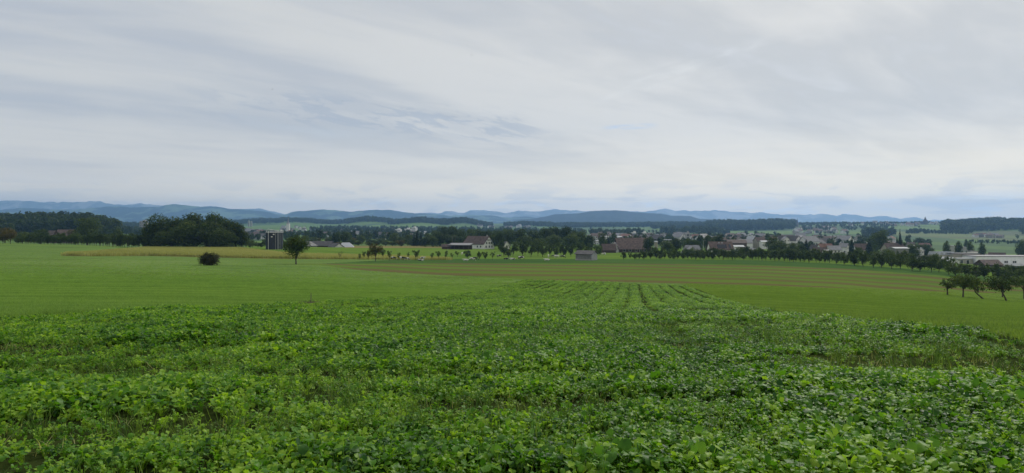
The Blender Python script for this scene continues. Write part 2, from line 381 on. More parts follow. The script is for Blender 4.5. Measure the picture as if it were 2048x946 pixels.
M_solar = plain('solar_glass', (.012, .014, .022), .15, var=.2)
M_tank = plain('tank_enamel', (.012, .017, .034), .5, var=.25)
M_galv = plain('galvanised_steel', (.50, .51, .52), .4, metal=.3, var=.1)
M_pole = plain('weathered_pole', (.12, .10, .085), .85)
M_bird = plain('bird_feathers', (.02, .02, .022), .8)

# ------------------------------------------------------------------ ground, cut along its field boundaries
cl_, cr_ = lambda Y: -18.54 + .177 * Y, lambda Y: 7.3 + .186 * Y          # left and right edges of the crop
def far_edge(X): return 117 - (X - 2.2) * 1.13                           # far edge of the crop, nearly across
def region(px, py, X, Y):
    if Y < far_edge(X) and cl_(Y) < X < cr_(Y): return 'crop_soil'
    if Y < 600:
        # meadow on the right of the crop
        if X >= cr_(Y) - .5 and Y < 200:
            lim = np.interp(px, [1380, 1500, 1700, 1880, 2048, 2300], [567, 571, 577, 583, 588, 592])
            if py > lim: return 'meadow'
        if 690 < px < 890 and 400 < Y < 560 and py < 496: return 'grain_field'
        # stubble between
        if px > 560 and Y < 330:
            lo = np.interp(px, [560, 640, 720, 800, 900, 1060, 1380, 1700, 1880, 2048, 2300], [528.6, 530.5, 540, 546, 551, 559, 567.5, 577, 583, 588, 592])
            hi = np.interp(px, [560, 640, 900, 1200, 1500, 1700, 1880, 2048, 2300], [528, 527.5, 526.5, 527, 529, 538, 551, 572, 582])
            if hi < py < lo: return 'stubble_field'
            if py <= hi and py > hi - 9: return 'grass_strip' if px > 650 + (527 - py) * 18 else 'young_cereal_field'
            if py <= hi and not (px < 900 and py > np.interp(px, [560, 600, 750, 900], [508, 511, 512, 518])): return 'pasture'
        if 130 < px < 900 and 180 < Y < 420:
            lo = np.interp(px, [130, 180, 300, 540, 700, 760, 900], [512, 512.5, 512, 517.5, 519, 520, 521])
            hi = np.interp(px, [130, 180, 300, 480, 520, 600, 750, 900], [511, 508, 496, 498, 503, 510, 512, 518])
            if hi < py < lo: return 'grain_field'
        if 690 < px < 890 and 491.5 < py < 495.5 and Y > 380: return 'grain_field'
        if px > 490 and Y > 225: return 'pasture'
        if Y > 330: return 'valley_floor' if Y > 420 else 'pasture'
        return 'young_cereal_field'
    return 'valley_floor'
def ground():
    ys = [-40]
    while ys[-1] < 13700:
        y = ys[-1]; a = abs(y) + 6
        ys.append(y + (max(.25, a * .03) if y < 15 else a * .010 if y < 110 else a * .0065 if y < 360 else a * .010 if y < 600 else a * .02))
    ys = np.array(ys); ts = np.linspace(-1.25, 1.25, 421)
    T, Yg = np.meshgrid(ts, ys); X = T * (Yg + 45 * np.exp(-np.maximum(Yg, 0) / 60))
    X = np.where(Yg < 0, T * 45, X)
    Z = gz(X, Yg)
    V = np.stack([X, Yg, Z], -1).reshape(-1, 3); nr, nc = X.shape
    i = np.arange(nr - 1)[:, None] * nc + np.arange(nc - 1)[None]
    Q = np.stack([i, i + 1, i + nc + 1, i + nc], -1).reshape(-1, 4)
    cx = V[Q].mean(1)
    px = CX + F * cx[:, 0] / np.maximum(cx[:, 1], 4); py = HY - F * cx[:, 2] / np.maximum(cx[:, 1], 4)
    reg = np.array(['valley_floor' if cx[k, 1] > 600 else region(px[k], py[k], cx[k, 0], cx[k, 1]) for k in range(len(cx))])
    mm = dict(crop_soil=M_soil, meadow=M_rmeadow, stubble_field=M_stub, grass_strip=M_strip, pasture=M_past, grain_field=M_grain, young_cereal_field=M_young, valley_floor=M_far)
    for name, m in mm.items():
        q = Q[reg == name]; u, inv = np.unique(q, return_inverse=True)
        me = fast_mesh(name, V[u], inv.reshape(q.shape), [m], smooth=True)
        o = bpy.data.objects.new(name, me); COL.objects.link(o); tag(o, kind='structure')
    return
ground()

def ridge(name, pts, Yr, front, back, m, seed, jag, foot=447.2):
    """a range of hills: skyline at distance Yr, falling to front and back"""
    rng = np.random.default_rng(seed)
    px = np.arange(pts[0][0], pts[-1][0] + 1, 3.0); sky_ = np.interp(px, [p[0] for p in pts], [p[1] for p in pts])
    nz = np.zeros_like(px)
    for k in range(1, 6): nz += np.interp(px, np.arange(px[0], px[-1] + 80, 40 / k), rng.normal(0, jag / k ** .8, len(np.arange(px[0], px[-1] + 80, 40 / k))))
    sky_ = sky_ + nz
    vs = np.linspace(0, 1, 21)
    V = []
    sp = rng.normal(0, 1, (21, len(px)))
    for _ in range(3): sp = (sp + np.roll(sp, 1, 0) + np.roll(sp, 1, 1) + np.roll(sp, -1, 1)) / 4
    for a, v in enumerate(vs):
        if v <= .7: u = v / .7; Y = front + (Yr - front) * u; prof = u ** 1.3
        else: u = (v - .7) / .3; Y = Yr + (back - Yr) * u; prof = 1 - u * u
        top = np.maximum((HY - sky_) / F * Yr, 0) ; base = (HY - foot) / F * Y - 10
        z = base + (top - base) * prof + sp[a] * .10 * (top - base) * (1 - prof) * (prof > 0.02) * 4 * prof
        V.append(np.stack([(px - CX) / F * Y, np.full_like(px, Y), z], -1))
    V = np.array(V); nr, nc = V.shape[:2]
    i = np.arange(nr - 1)[:, None] * nc + np.arange(nc - 1)[None]
    Q = np.stack([i, i + 1, i + nc + 1, i + nc], -1).reshape(-1, 4)
    o = bpy.data.objects.new(name, fast_mesh(name, V.reshape(-1, 3), Q, [m], smooth=True)); COL.objects.link(o); tag(o, kind='structure')
ridge('wooded_hill', [(1000, 446), (1060, 438), (1085, 434), (1110, 429), (1150, 427), (1180, 423), (1205, 421), (1230, 421), (1260, 424), (1290, 425.5), (1320, 428), (1345, 430.5), (1380, 431),
      (1400, 438), (1440, 440), (1500, 440), (1560, 442), (1600, 446), (1640, 449)], 7200, 6000, 8000, M_hillC, 3, .40)
ridge('mountain_range', [(-700, 425), (-300, 418), (-100, 422), (0, 421), (50, 417), (120, 420), (160, 418), (230, 413), (300, 413.5), (350, 410), (380, 411), (400, 414.5), (430, 414), (455, 417), (480, 419), (520, 422), (570, 428.5), (600, 422),
      (640, 420), (670, 421), (700, 424), (735, 421.5), (765, 420), (800, 422.5), (830, 427), (850, 426.5), (880, 429.5), (940, 430.5), (985, 433), (1000, 434), (1040, 434), (1100, 438), (1180, 442), (1300, 446), (1500, 447)], 9600, 8200, 10700, M_hillB, 5, 1.0)
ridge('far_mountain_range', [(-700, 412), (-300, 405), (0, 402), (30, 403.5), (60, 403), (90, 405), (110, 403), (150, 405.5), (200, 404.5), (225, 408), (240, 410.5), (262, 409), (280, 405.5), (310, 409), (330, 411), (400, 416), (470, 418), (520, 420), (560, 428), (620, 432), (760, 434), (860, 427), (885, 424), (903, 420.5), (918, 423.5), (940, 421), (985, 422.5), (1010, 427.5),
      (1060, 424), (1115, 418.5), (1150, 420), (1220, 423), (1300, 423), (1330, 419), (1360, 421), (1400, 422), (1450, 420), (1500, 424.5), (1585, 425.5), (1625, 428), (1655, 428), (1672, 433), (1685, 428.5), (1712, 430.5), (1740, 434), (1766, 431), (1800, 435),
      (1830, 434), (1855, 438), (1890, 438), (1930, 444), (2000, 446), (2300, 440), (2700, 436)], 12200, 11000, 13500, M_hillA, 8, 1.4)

# ------------------------------------------------------------------ scatter of uncountable plants (geometry nodes)
def make_proto_collection(name, objs):
    c = bpy.data.collections.new(name)
    for o in objs: c.objects.link(o)
    return c
def scatter(name, pts, rot, scl, idx, tint, coll, label, cat):
    n = len(pts); me = bpy.data.meshes.new(name)
    me.vertices.add(n); me.vertices.foreach_set('co', np.asarray(pts, np.float32).ravel())
    for nm, typ, arr, key in (('rot', 'FLOAT_VECTOR', rot, 'vector'), ('scl', 'FLOAT_VECTOR', scl, 'vector'), ('idx', 'INT', idx, 'value'), ('tint', 'FLOAT', tint, 'value')):
        a = me.attributes.new(nm, typ, 'POINT'); a.data.foreach_set(key, np.asarray(arr, np.int32 if typ == 'INT' else np.float32).ravel())
    o = bpy.data.objects.new(name, me); COL.objects.link(o)
    ng = bpy.data.node_groups.new(name + '_nodes', 'GeometryNodeTree')
    ng.interface.new_socket('Geometry', in_out='INPUT', socket_type='NodeSocketGeometry')
    ng.interface.new_socket('Geometry', in_out='OUTPUT', socket_type='NodeSocketGeometry')
    N = ng.nodes; L = ng.links
    gi = N.new('NodeGroupInput'); go = N.new('NodeGroupOutput'); ci = N.new('GeometryNodeCollectionInfo')
    ci.inputs['Collection'].default_value = coll; ci.inputs['Separate Children'].default_value = True; ci.inputs['Reset Children'].default_value = True
    ip = N.new('GeometryNodeInstanceOnPoints'); ip.inputs['Pick Instance'].default_value = True
    def att(nm, typ):
        a = N.new('GeometryNodeInputNamedAttribute'); a.data_type = typ; a.inputs['Name'].default_value = nm
        return [s for s in a.outputs if s.enabled][0]
    L.new(gi.outputs[0], ip.inputs['Points']); L.new(ci.outputs[0], ip.inputs['Instance'])
    L.new(att('idx', 'INT'), ip.inputs['Instance Index'])
    e2r = N.new('FunctionNodeEulerToRotation'); L.new(att('rot', 'FLOAT_VECTOR'), e2r.inputs[0]); L.new(e2r.outputs[0], ip.inputs['Rotation'])
    L.new(att('scl', 'FLOAT_VECTOR'), ip.inputs['Scale']); L.new(ip.outputs[0], go.inputs[0])
    md = o.modifiers.new('scatter', 'NODES'); md.node_group = ng
    tag(o, label, cat, kind='stuff')
    return o
def vnoise(x, y, seed=0):
    """smooth value noise 0..1 on arrays"""
    rng = np.random.default_rng(seed); tab = rng.random((256, 256))
    xi = np.floor(x).astype(int); yi = np.floor(y).astype(int); fx = x - xi; fy = y - yi
    fx = fx*fx*(3-2*fx); fy = fy*fy*(3-2*fy)
    g = lambda a, b: tab[a % 256, b % 256]
    return (g(xi, yi)*(1-fx) + g(xi+1, yi)*fx)*(1-fy) + (g(xi, yi+1)*(1-fx) + g(xi+1, yi+1)*fx)*fy
def fbm(x, y, seed=0, o=3):
    s = 0; a = 1; tot = 0
    for k in range(o): s = s + a * vnoise(x * 2**k + 17*k, y * 2**k + 5*k, seed + k); tot += a; a *= .5
    return s / tot

def leaf_geo(rng, L, W, nu, nv, base, yaw, pitch, lobes, fold, curl, narrow=.2):
    """a wavy lobed leaf blade starting at base, heading yaw/pitch; returns verts, quads"""
    us = np.linspace(0, 1, nu); V = []
    ph = rng.random() * 6; wf = rng.uniform(5, 9)
    for u in us:
        wdt = W/2 * (narrow + (1 - narrow) * math.sin(pi * min(1, .12 + .88 * u) ** 1.5) ** .7) * (1 + lobes * math.sin(u * 16 + ph))
        if u > .98: wdt = W * .10
        ang = pitch - curl * u * u
        for v in np.linspace(-1, 1, nv):
            s = L * u * (1 + .05 * math.sin(3 * v + ph)); xx = s * cos(pitch - curl * u * .5); zz = s * sin(pitch - curl * u * .6)
            yy = v * wdt; zz += abs(v) * wdt * fold + .14 * W * math.sin(v * 2.2 + u * wf + ph) * abs(v) * .8
            x_, y_ = xx * cos(yaw) - yy * sin(yaw), xx * sin(yaw) + yy * cos(yaw)
            V.append((base[0] + x_, base[1] + y_, base[2] + zz))
    Qs = [(i*nv + j, i*nv + j + 1, (i+1)*nv + j + 1, (i+1)*nv + j) for i in range(nu-1) for j in range(nv-1)]
    return V, Qs
def proto(name, V, Q, m, lc):
    me = fast_mesh(name, np.array(V), np.array(Q), [m], smooth=True)
    a = me.attributes.new('lc', 'FLOAT', 'POINT'); a.data.foreach_set('value', np.array(lc, np.float32))
    return bpy.data.objects.new(name, me)
def crop_plant(seed, nl, h, m=M_crop, nu=6, nv=4, size=1.0):
    rng = np.random.default_rng(seed); V, Q, lc = [], [], []
    def put(v, q, c):
        b = len(V); V.extend(v); Q.extend([tuple(i + b for i in f) for f in q]); lc.extend([c] * len(v))
    for k in range(nl):
        yaw = k * 2.4 + rng.normal(0, .4); inner = k / nl
        pl = h * rng.uniform(.55, 1.0) * (.65 + .5 * (1 - inner)); tilt = R(rng.uniform(12, 30) + 32 * (1 - inner) * rng.random())
        p0 = np.array([.01 * cos(yaw), .01 * sin(yaw), 0]); p1 = np.array([sin(tilt) * pl * cos(yaw), sin(tilt) * pl * sin(yaw), cos(tilt) * pl])
        mid = (p0 + p1) / 2 + np.array([0, 0, .02]); sd = np.array([-sin(yaw), cos(yaw), 0]) * .0028
        c = rng.random()
        put([tuple(p0 - sd*1.3), tuple(p0 + sd*1.3), tuple(mid - sd), tuple(mid + sd), tuple(p1 - sd), tuple(p1 + sd)], [(0, 1, 3, 2), (2, 3, 5, 4)], c * .5 + .5)
        L = size * rng.uniform(.032, .074); W = L * rng.uniform(.62, .98)
        v, q = leaf_geo(rng, L, W, nu, nv, p1 - np.array([cos(yaw), sin(yaw), 0]) * .01, yaw + rng.normal(0, .5), R(rng.uniform(-15, 78)), rng.uniform(.06, .24), rng.uniform(-.1, .45), R(rng.uniform(10, 80)))
        put(v, q, c)
    return proto('crop_plant_%d' % seed, V, Q, m, lc)
def grass_tuft(name, seed, n, h, spread, wid, m, lean=.5):
    rng = np.random.default_rng(seed); V, Q, lc = [], [], []
    for k in range(n):
        x, y = rng.normal(0, spread, 2); a = rng.random() * 6.28; hh = h * rng.uniform(.5, 1.1); ln = lean * rng.random() * hh
        dx_, dy_ = cos(a) * ln, sin(a) * ln; sx, sy = -sin(a) * wid, cos(a) * wid; b = len(V)
        V += [(x - sx, y - sy, 0), (x + sx, y + sy, 0), (x + dx_*.4 - sx*.8, y + dy_*.4 - sy*.8, hh*.6), (x + dx_*.4 + sx*.8, y + dy_*.4 + sy*.8, hh*.6), (x + dx_ - sx*.1, y + dy_ - sy*.1, hh), (x + dx_ + sx*.1, y + dy_ + sy*.1, hh)]
        Q += [(b, b+1, b+3, b+2), (b+2, b+3, b+5, b+4)]; lc += [rng.random()] * 6
    return proto(name, V, Q, m, lc)

def crop():
    rng = np.random.default_rng(11)
    protos = [crop_plant(100 + k, 20, .20) for k in range(9)] + [crop_plant(120 + k, 16, .24, size=1.2) for k in range(4)]
    coll = make_proto_collection('crop_sources', protos)
    P = []
    for y0, y1, s in ((-1.5, 9, .085), (9, 30, .105), (30, 125, .155)):
        xs = np.arange(-22, 32, s); ysx = np.arange(y0, y1, s); X, Y = np.meshgrid(xs, ysx)
        X = X + rng.uniform(-.5, .5, X.shape) * s; Y = Y + rng.uniform(-.5, .5, Y.shape) * s
        P.append(np.stack([X.ravel(), Y.ravel()], -1))
    P = np.concatenate(P); X, Y = P[:, 0], P[:, 1]
    wob = .35 * np.sin(Y * .9) + .25 * np.sin(Y * .31 + 1)
    ok = (X > -18.54 + .177 * Y + wob) & (X < 7.3 + .186 * Y + wob) & (Y < far_edge(X) + .5 * np.sin(X)) & (np.abs(X) < .86 * np.maximum(Y, 0) + 3.5)
    X, Y = X[ok], Y[ok]
    vig = fbm(X * .22 + 3, Y * .55, 5)                       # vigour: patchy, in bands across the slope
    bare = fbm(X * .35 + 9, Y * .9 + 4, 21)
    u = X - .18 * Y                                          # drill rows and wheel tracks run up the field
    track = np.zeros_like(u)
    for c0 in (-16.2, -14.4, -12.6, -6.6, .8, 2.9, 5.0, 6.3): track = np.maximum(track, np.exp(-((u - c0) / .26)**2))
    rows = .5 + .5 * np.sin((u + .12 * fbm(X * .3, Y * .1, 61)) * 2*pi / 1.35)
    edge_d = np.minimum(X - (-18.54 + .177 * Y), 7.3 + .186 * Y - X); near_edge = np.clip(edge_d / 1.6, .0, 1)
    dip = np.clip((fbm(X * .16 + 40, Y * .75 + 2, 71) - .50) * 7, 0, 1) * np.clip((45 - Y) / 20, 0, 1)          # hollows lying across the slope
    dens = np.clip(1.15 - .9 * np.clip((.36 - vig) * 5, 0, 1) - .80 * track * np.clip((Y - 10) / 20, 0, 1), .05, 1) * np.where(bare < .34, .35, 1)
    dens *= (1 - .86 * (1 - rows) * np.clip((Y - 6) / 22, .28, 1)) * (.45 + .55 * near_edge) * (1 - .55 * dip)
    keep = rng.random(len(X)) < dens
    X, Y, vig, track, rows, near_edge, dip = [q[keep] for q in (X, Y, vig, track, rows, near_edge, dip)]
    n = len(X); far = np.clip((Y - 25) / 60, 0, 1)
    s = (.72 + .62 * np.clip((vig - .3) * 2.2, 0, 1)) * rng.uniform(.8, 1.25, n) * (1 - .30 * track) * (1 + .10 * far) * .88 * (1 - .36 * (1 - rows) * np.clip((Y - 6) / 20, .3, 1)) * (.62 + .38 * near_edge) * (1 - .42 * dip)
    rot = np.stack([rng.normal(0, .16, n), rng.normal(0, .16, n), rng.random(n) * 6.28], -1)
    tint = np.clip(.30 + .9 * (fbm(X * .5, Y * .5 + 50, 31) - .5) + rng.normal(0, .26, n) + .45 * (fbm(X * .06 + 7, Y * .12, 44) - .5) + .10 * (rows - .5) + .12 * far, -.3, 1)
    idx = rng.integers(0, 13, n)
    Z = gz(X, Y) - .01
    scatter('crop_plants', np.stack([X, Y, Z], -1), rot, np.stack([s, s, s * .95], -1), idx, tint, coll,
            'dense leafy green catch crop filling the whole foreground', 'crop')
    # grass and weeds that come up through the gaps
    tprot = [grass_tuft('weed_tuft_%d' % k, 300 + k, 12, .26, .05, .0035, M_weed, 1.0) for k in range(4)] + [crop_plant(330 + k, 8, .12, M_weed, 5, 3, .5) for k in range(3)] \
          + [grass_tuft('straw_tuft_%d' % k, 340 + k, 7, .10, .07, .003, M_straw, 2.2) for k in range(2)]
    wcoll = make_proto_collection('weed_sources', tprot)
    n = 16000; Y = 1 + 44 * rng.random(n) ** 1.3; X = rng.uniform(-1, 1, n) * (.82 * Y + 2)
    ok = (X > cl_(Y)) & (X < cr_(Y)); X, Y = X[ok], Y[ok]
    vig = fbm(X * .22 + 3, Y * .55, 5); k = rng.random(len(X)) < np.clip(.22 + (.46 - vig) * 7, .15, 1); X, Y, vig = X[k], Y[k], vig[k]; n = len(X)
    idx = rng.choice(9, n, p=[.12, .12, .12, .12, .15, .15, .14, .04, .04])
    s = rng.uniform(.6, 1.2, n)
    scatter('weeds', np.stack([X, Y, gz(X, Y)], -1), np.stack([rng.normal(0, .15, n), rng.normal(0, .15, n), rng.random(n) * 6.3], -1), np.stack([s, s, s], -1), idx, rng.normal(.3, .2, n), wcoll,
            'grass blades and small weeds growing through gaps of the leafy crop', 'weeds')
crop()

def sward():
    rng = np.random.default_rng(5)
    tp = [grass_tuft('sward_tuft_%d' % k, 400 + k, 26, .11, .16, .006, M_grassb, .5) for k in range(4)]
    c1 = make_proto_collection('sward_sources', tp)
    n = 60000; Y = 16 + 34 * rng.gamma(1.6, 1.0, n); X = at(-60, Y) + (cl_(Y) - at(-60, Y)) * rng.random(n)
    ok = (X < cl_(Y) - .2) & (X < at(1024, Y) + 0 * Y); X, Y = X[ok], Y[ok]
    px = CX + F * X / Y; row = HY - F * gz(X, Y) / Y
    lo = np.interp(px, [560, 640, 720, 800, 900, 1060], [528.6, 530.5, 540, 546, 551, 559]); ok = ~((px > 560) & (row < lo)); X, Y = X[ok], Y[ok]; n = len(X)
    s = rng.uniform(.7, 1.3, n)
    scatter('young_cereal_blades', np.stack([X, Y, gz(X, Y) - .005], -1), np.stack([0*X, 0*X, rng.random(n) * 6.3], -1), np.stack([s*1.3, s*1.3, s], -1), rng.integers(0, 4, n), rng.normal(.1, .15, n) + .7 * (fbm(X*.03, Y*.25, 8) - .5) + .6 * (fbm(X*.4, Y*.6, 88) - .5) + .40 * np.sin((Y - .14 * X) * 2*pi / 5.2) * fbm(X*.05, Y*.1, 19), c1,
            'short even green blades of young cereal on the left slope', 'grass')
    tp = [grass_tuft('meadow_tuft_%d' % k, 420 + k, 26, .11, .16, .006, M_grassr, .6) for k in range(4)]
    c2 = make_proto_collection('meadow_sources', tp)
    n = 42000; Y = 11 + 30 * rng.gamma(1.6, 1.0, n); X = cr_(Y) + .2 + (at(2130, Y) - cr_(Y)) * rng.random(n)
    px = CX + F * X / Y; row = HY - F * gz(X, Y) / Y; lim = np.interp(px, [1380, 1500, 1700, 1880, 2048, 2300], [567, 571, 577, 583, 588, 592])
    ok = (X > cr_(Y)) & (row > lim); X, Y = X[ok], Y[ok]; n = len(X); s = rng.uniform(.7, 1.3, n)
    scatter('meadow_blades', np.stack([X, Y, gz(X, Y) - .005], -1), np.stack([0*X, 0*X, rng.random(n) * 6.3], -1), np.stack([s*1.3, s*1.3, s*.9], -1), rng.integers(0, 4, n), rng.normal(.1, .15, n) + .6 * (fbm(X*.04, Y*.3, 18) - .5) + .6 * (fbm(X*.4, Y*.6, 89) - .5) + .35 * np.sin((Y + .2 * X) * 2*pi / 6) * fbm(X*.05, Y*.1, 29), c2,
            'short yellow-green grass of the meadow right of the leafy crop', 'grass')
    # ripe, tan crop standing on the rise
    tp = [grass_tuft('ripe_tuft_%d' % k, 440 + k, 46, .95, .42, .03, M_straw, .35) for k in range(4)]
    c3 = make_proto_collection('ripe_sources', tp)
    n = 90000; Y = 185 + 235 * rng.random(n); px = rng.uniform(132, 900, n); X = at(px, Y); row = HY - F * gz(X, Y) / Y
    lo = np.interp(px, [130, 180, 300, 540, 700, 760, 900], [511.5, 512, 511.5, 517, 518.5, 519, 520]); hi = np.interp(px, [130, 180, 300, 480, 520, 600, 750, 900], [511, 508.5, 496.5, 498.5, 504, 511, 513, 518.5])
    ok = (row < lo) & (row > hi); X, Y = X[ok], Y[ok]; n = len(X); s = rng.uniform(.75, 1.15, n)
    scatter('ripe_crop', np.stack([X, Y, gz(X, Y) - .02], -1), np.stack([0*X, 0*X, rng.random(n) * 6.3], -1), np.stack([s*1.5, s*1.5, s*1.2], -1), rng.integers(0, 4, n), rng.normal(.1, .2, n) + .6 * (fbm(X*.02, Y*.06, 9) - .5), c3,
            'ripe tan crop standing in a long strip behind the round bush', 'crop')
sward()

# ------------------------------------------------------------------ trees
def tree_parts(seed, H, W, trunk, nb, nleaf, ls, shape='round', lean=0.0, tr=None, limbs=True, gap=.0, fill=.72):
    """returns (crown verts, crown quads, lc, trunk MB) for a tree of height H, crown width W"""
    rng = np.random.default_rng(seed); blobs = []
    z0 = H * trunk; ch = H - z0
    for k in range(nb):
        if shape == 'round':
            d = rng.normal(0, 1, 3); d /= np.linalg.norm(d); r = rng.random() ** .45
            c = np.array([d[0] * W*.5*r*.78, d[1] * W*.5*r*.78, z0 + ch*.5 + d[2]*ch*.5*r*.76]); br = min(W, ch) * rng.uniform(.13, .25)
        elif shape == 'vase':
            a = rng.random()*6.28; u = rng.random(); rr = W*.5*(.25 + .62*u) * rng.uniform(.5, 1)
            c = np.array([rr*cos(a), rr*sin(a), z0 + ch*(.12 + .75*u*rng.uniform(.6, 1.1))]); br = min(W, ch) * rng.uniform(.10, .19)
        elif shape == 'column':
            u = (k + .5) / nb; a = rng.random()*6.28; prof = math.sin(pi*min(1, u*.9 + .1))**.6
            c = np.array([cos(a)*W*.22*prof, sin(a)*W*.22*prof, z0 + ch*(.05 + .9*u)]); br = W*.33*prof + .1
        else:  # cone
            u = (k + .5) / nb; a = k*2.4; rr = W*.5*(1-u)**.9
            c = np.array([cos(a)*rr*.55, sin(a)*rr*.55, z0 + ch*u*.97]); br = rr*.55 + .12
        c[0] += lean * (c[2] / H); blobs.append((c, br))
    w_ = np.array([b[1]**2 for b in blobs]); w_ /= w_.sum(); pick = rng.choice(nb, nleaf, p=w_)
    C = np.array([b[0] for b in blobs])[pick]; BR = np.array([b[1] for b in blobs])[pick]
    d = rng.normal(0, 1, (nleaf, 3)); d /= np.linalg.norm(d, axis=1)[:, None]
    if shape in ('round', 'vase'): d[:, 2] = np.where((d[:, 2] < -.3) & (rng.random(nleaf) < .5), -d[:, 2], d[:, 2])
    P = C + d * (BR * rng.uniform(fill, 1.12, nleaf) * (1 + .12*rng.normal(0, 1, nleaf)))[:, None]
    if shape == 'cone': P[:, 2] -= .25 * BR
    nrm = d + rng.normal(0, .55, (nleaf, 3)); nrm /= np.linalg.norm(nrm, axis=1)[:, None]
    a = np.cross(nrm, rng.normal(0, 1, (nleaf, 3))); a /= np.linalg.norm(a, axis=1)[:, None]; b = np.cross(nrm, a)
    s = ls * rng.uniform(.5, 1.25, nleaf)[:, None]; a = a * s; b = b * s * rng.uniform(.5, .9, nleaf)[:, None]
    V = np.stack([P - a, P - b*.9 + a*.1, P + a, P + b], 1).reshape(-1, 3)
    V[:, 2] = np.maximum(V[:, 2], .05 * H * (trunk > .02))
    Q = np.arange(nleaf*4).reshape(-1, 4); lc = np.repeat(rng.random(nleaf), 4)
    mb = MB(); tr = tr or H * .022
    top = z0 + ch*.55; k = lean
    pts = [(0, 0, -.3), (0, 0, .02*H), (k*.25*rng.uniform(.8, 1.2), 0, z0*.6 + .01), (k*.5, .02*W, z0 + .02*H), (k*.62, 0, top)]
    mb.tube(pts, [tr*1.4, tr*1.15, tr*.9, tr*.8, tr*.3], 7)
    if limbs:
        for j in rng.choice(nb, min(nb, 9), replace=False):
            c = blobs[j][0]; st = np.array([k*.5*min(1, (z0 / H + .1)*1.5), 0, z0*rng.uniform(.85, 1.1) + .03*H])
            md = (st + c)/2 + np.array([0, 0, .04*H]) * rng.uniform(-.3, 1)
            mb.tube([st, md, c], [tr*.5, tr*.32, tr*.12], 5)
    return V, Q, lc, mb
def tree_proto_parts(seed, m, name='crown', **kw):
    V, Q, lc, mb = tree_parts(seed, **kw)
    me = fast_mesh(name, V, Q, [m]); a = me.attributes.new('lc', 'FLOAT', 'POINT'); a.data.foreach_set('value', lc.astype(np.float32))
    return me, mb.mesh('trunk', [M_bark], True), kw['H'], kw['W']
def plant_tree(protoinfo, name, x, y, h, wd, rz, label, group=None, cat='tree', sink=.1, trunk_name='trunk'):
    cme, tme, H, W = protoinfo
    s = h / H; sx = wd / W if wd else s
    e = empty(name, (x, y, g1(x, y) - sink), rz, (sx, sx, s))
    for nm, me in (('crown', cme), (trunk_name, tme)):
        o = bpy.data.objects.new(nm, me); COL.objects.link(o); o.parent = e
    tag(e, label, cat, group); return e
K = {}
K['orch'] = [tree_proto_parts(s, M_folo, H=5, W=5, trunk=.10, nb=15, nleaf=1300, ls=.21, fill=.35) for s in (1, 2, 3, 7, 8)] + [tree_proto_parts(s, M_folo, H=5, W=5.6, trunk=.16, nb=20, nleaf=1100, ls=.20, shape='vase', fill=.4) for s in (91, 92)]
K['orchd'] = [tree_proto_parts(s, M_fol, H=5, W=5, trunk=.10, nb=15, nleaf=1300, ls=.21, fill=.35) for s in (4, 5, 6, 9)] + [tree_proto_parts(s, M_fol, H=5, W=5.6, trunk=.14, nb=22, nleaf=1300, ls=.20, shape='vase', fill=.4) for s in (94, 95)]
K['big'] = [tree_proto_parts(s, M_fol, H=17, W=14, trunk=.10, nb=34, nleaf=4200, ls=.42) for s in (11, 12, 13)]
K['bigd'] = [tree_proto_parts(s, M_fold, H=17, W=15, trunk=-.05, nb=46, nleaf=6500, ls=.42) for s in (14, 15, 16)]
K['bigl'] = [tree_proto_parts(s, M_folo, H=14, W=12, trunk=.10, nb=30, nleaf=3200, ls=.42) for s in (17, 18)]
K['con'] = [tree_proto_parts(s, M_con, H=20, W=8, trunk=.05, nb=40, nleaf=3000, ls=.5, shape='cone') for s in (21, 22)]
K['pop'] = [tree_proto_parts(s, M_fol, H=18, W=6, trunk=.04, nb=22, nleaf=2600, ls=.38, shape='column') for s in (24, 25)]
K['young'] = [tree_proto_parts(s, M_folo, H=4.6, W=3.2, trunk=.30, nb=11, nleaf=420, ls=.17, shape='vase', tr=.07) for s in (31, 32, 33, 34)]
K['youngy'] = [tree_proto_parts(s, M_foly, H=8, W=8, trunk=.22, nb=20, nleaf=1500, ls=.25) for s in (36,)]
K['bare'] = [tree_proto_parts(s, M_foly, H=4.2, W=3.2, trunk=.25, nb=12, nleaf=150, ls=.13, shape='vase', tr=.06) for s in (37,)]
K['russ'] = [tree_proto_parts(s, M_foly, H=7, W=7, trunk=.15, nb=18, nleaf=1500, ls=.28) for s in (38,)]
ORD = 'first second third fourth fifth sixth seventh eighth ninth tenth eleventh twelfth thirteenth fourteenth fifteenth sixteenth seventeenth eighteenth nineteenth'.split()
def ordn(n):
    if n <= 19: return ORD[n-1]
    T = {2: 'twenty', 3: 'thirty', 4: 'forty', 5: 'fifty', 6: 'sixty', 7: 'seventy', 8: 'eighty', 9: 'ninety'}
    t, u = divmod(n, 10); hundred = ''
    if t >= 10: hundred = 'hundred and '; t -= 10
    if t == 0: return hundred + ORD[u-1] if u else 'hundredth'
    if t == 1: return hundred + ORD[10+u-1]
    return hundred + (T[t] + '-' + ORD[u-1] if u else T[t][:-1] + 'ieth')
rt = random.Random(3)
def T(kind, px, Y, top=None, h=None, wpx=None, label='', group=None, name='broadleaf_tree', cat='tree'):
    x = at(px, Y); g = g1(x, Y)
    if h is None: h = max(2.0, (HY - top) / F * Y - g)
    wd = wpx / F * Y if wpx else None
    p = rt.choice(K[kind])
    return plant_tree(p, name, x, Y, h, wd, rt.random() * 6.28, label, group, cat)
def TB(kind, px, base, top, wpx, label, group=None, name='fruit_tree', lo=15, hi=420):
    Y = Yof(px, base, lo, hi); return T(kind, px, Y, top=top, wpx=wpx, label=label, group=group, name=name)

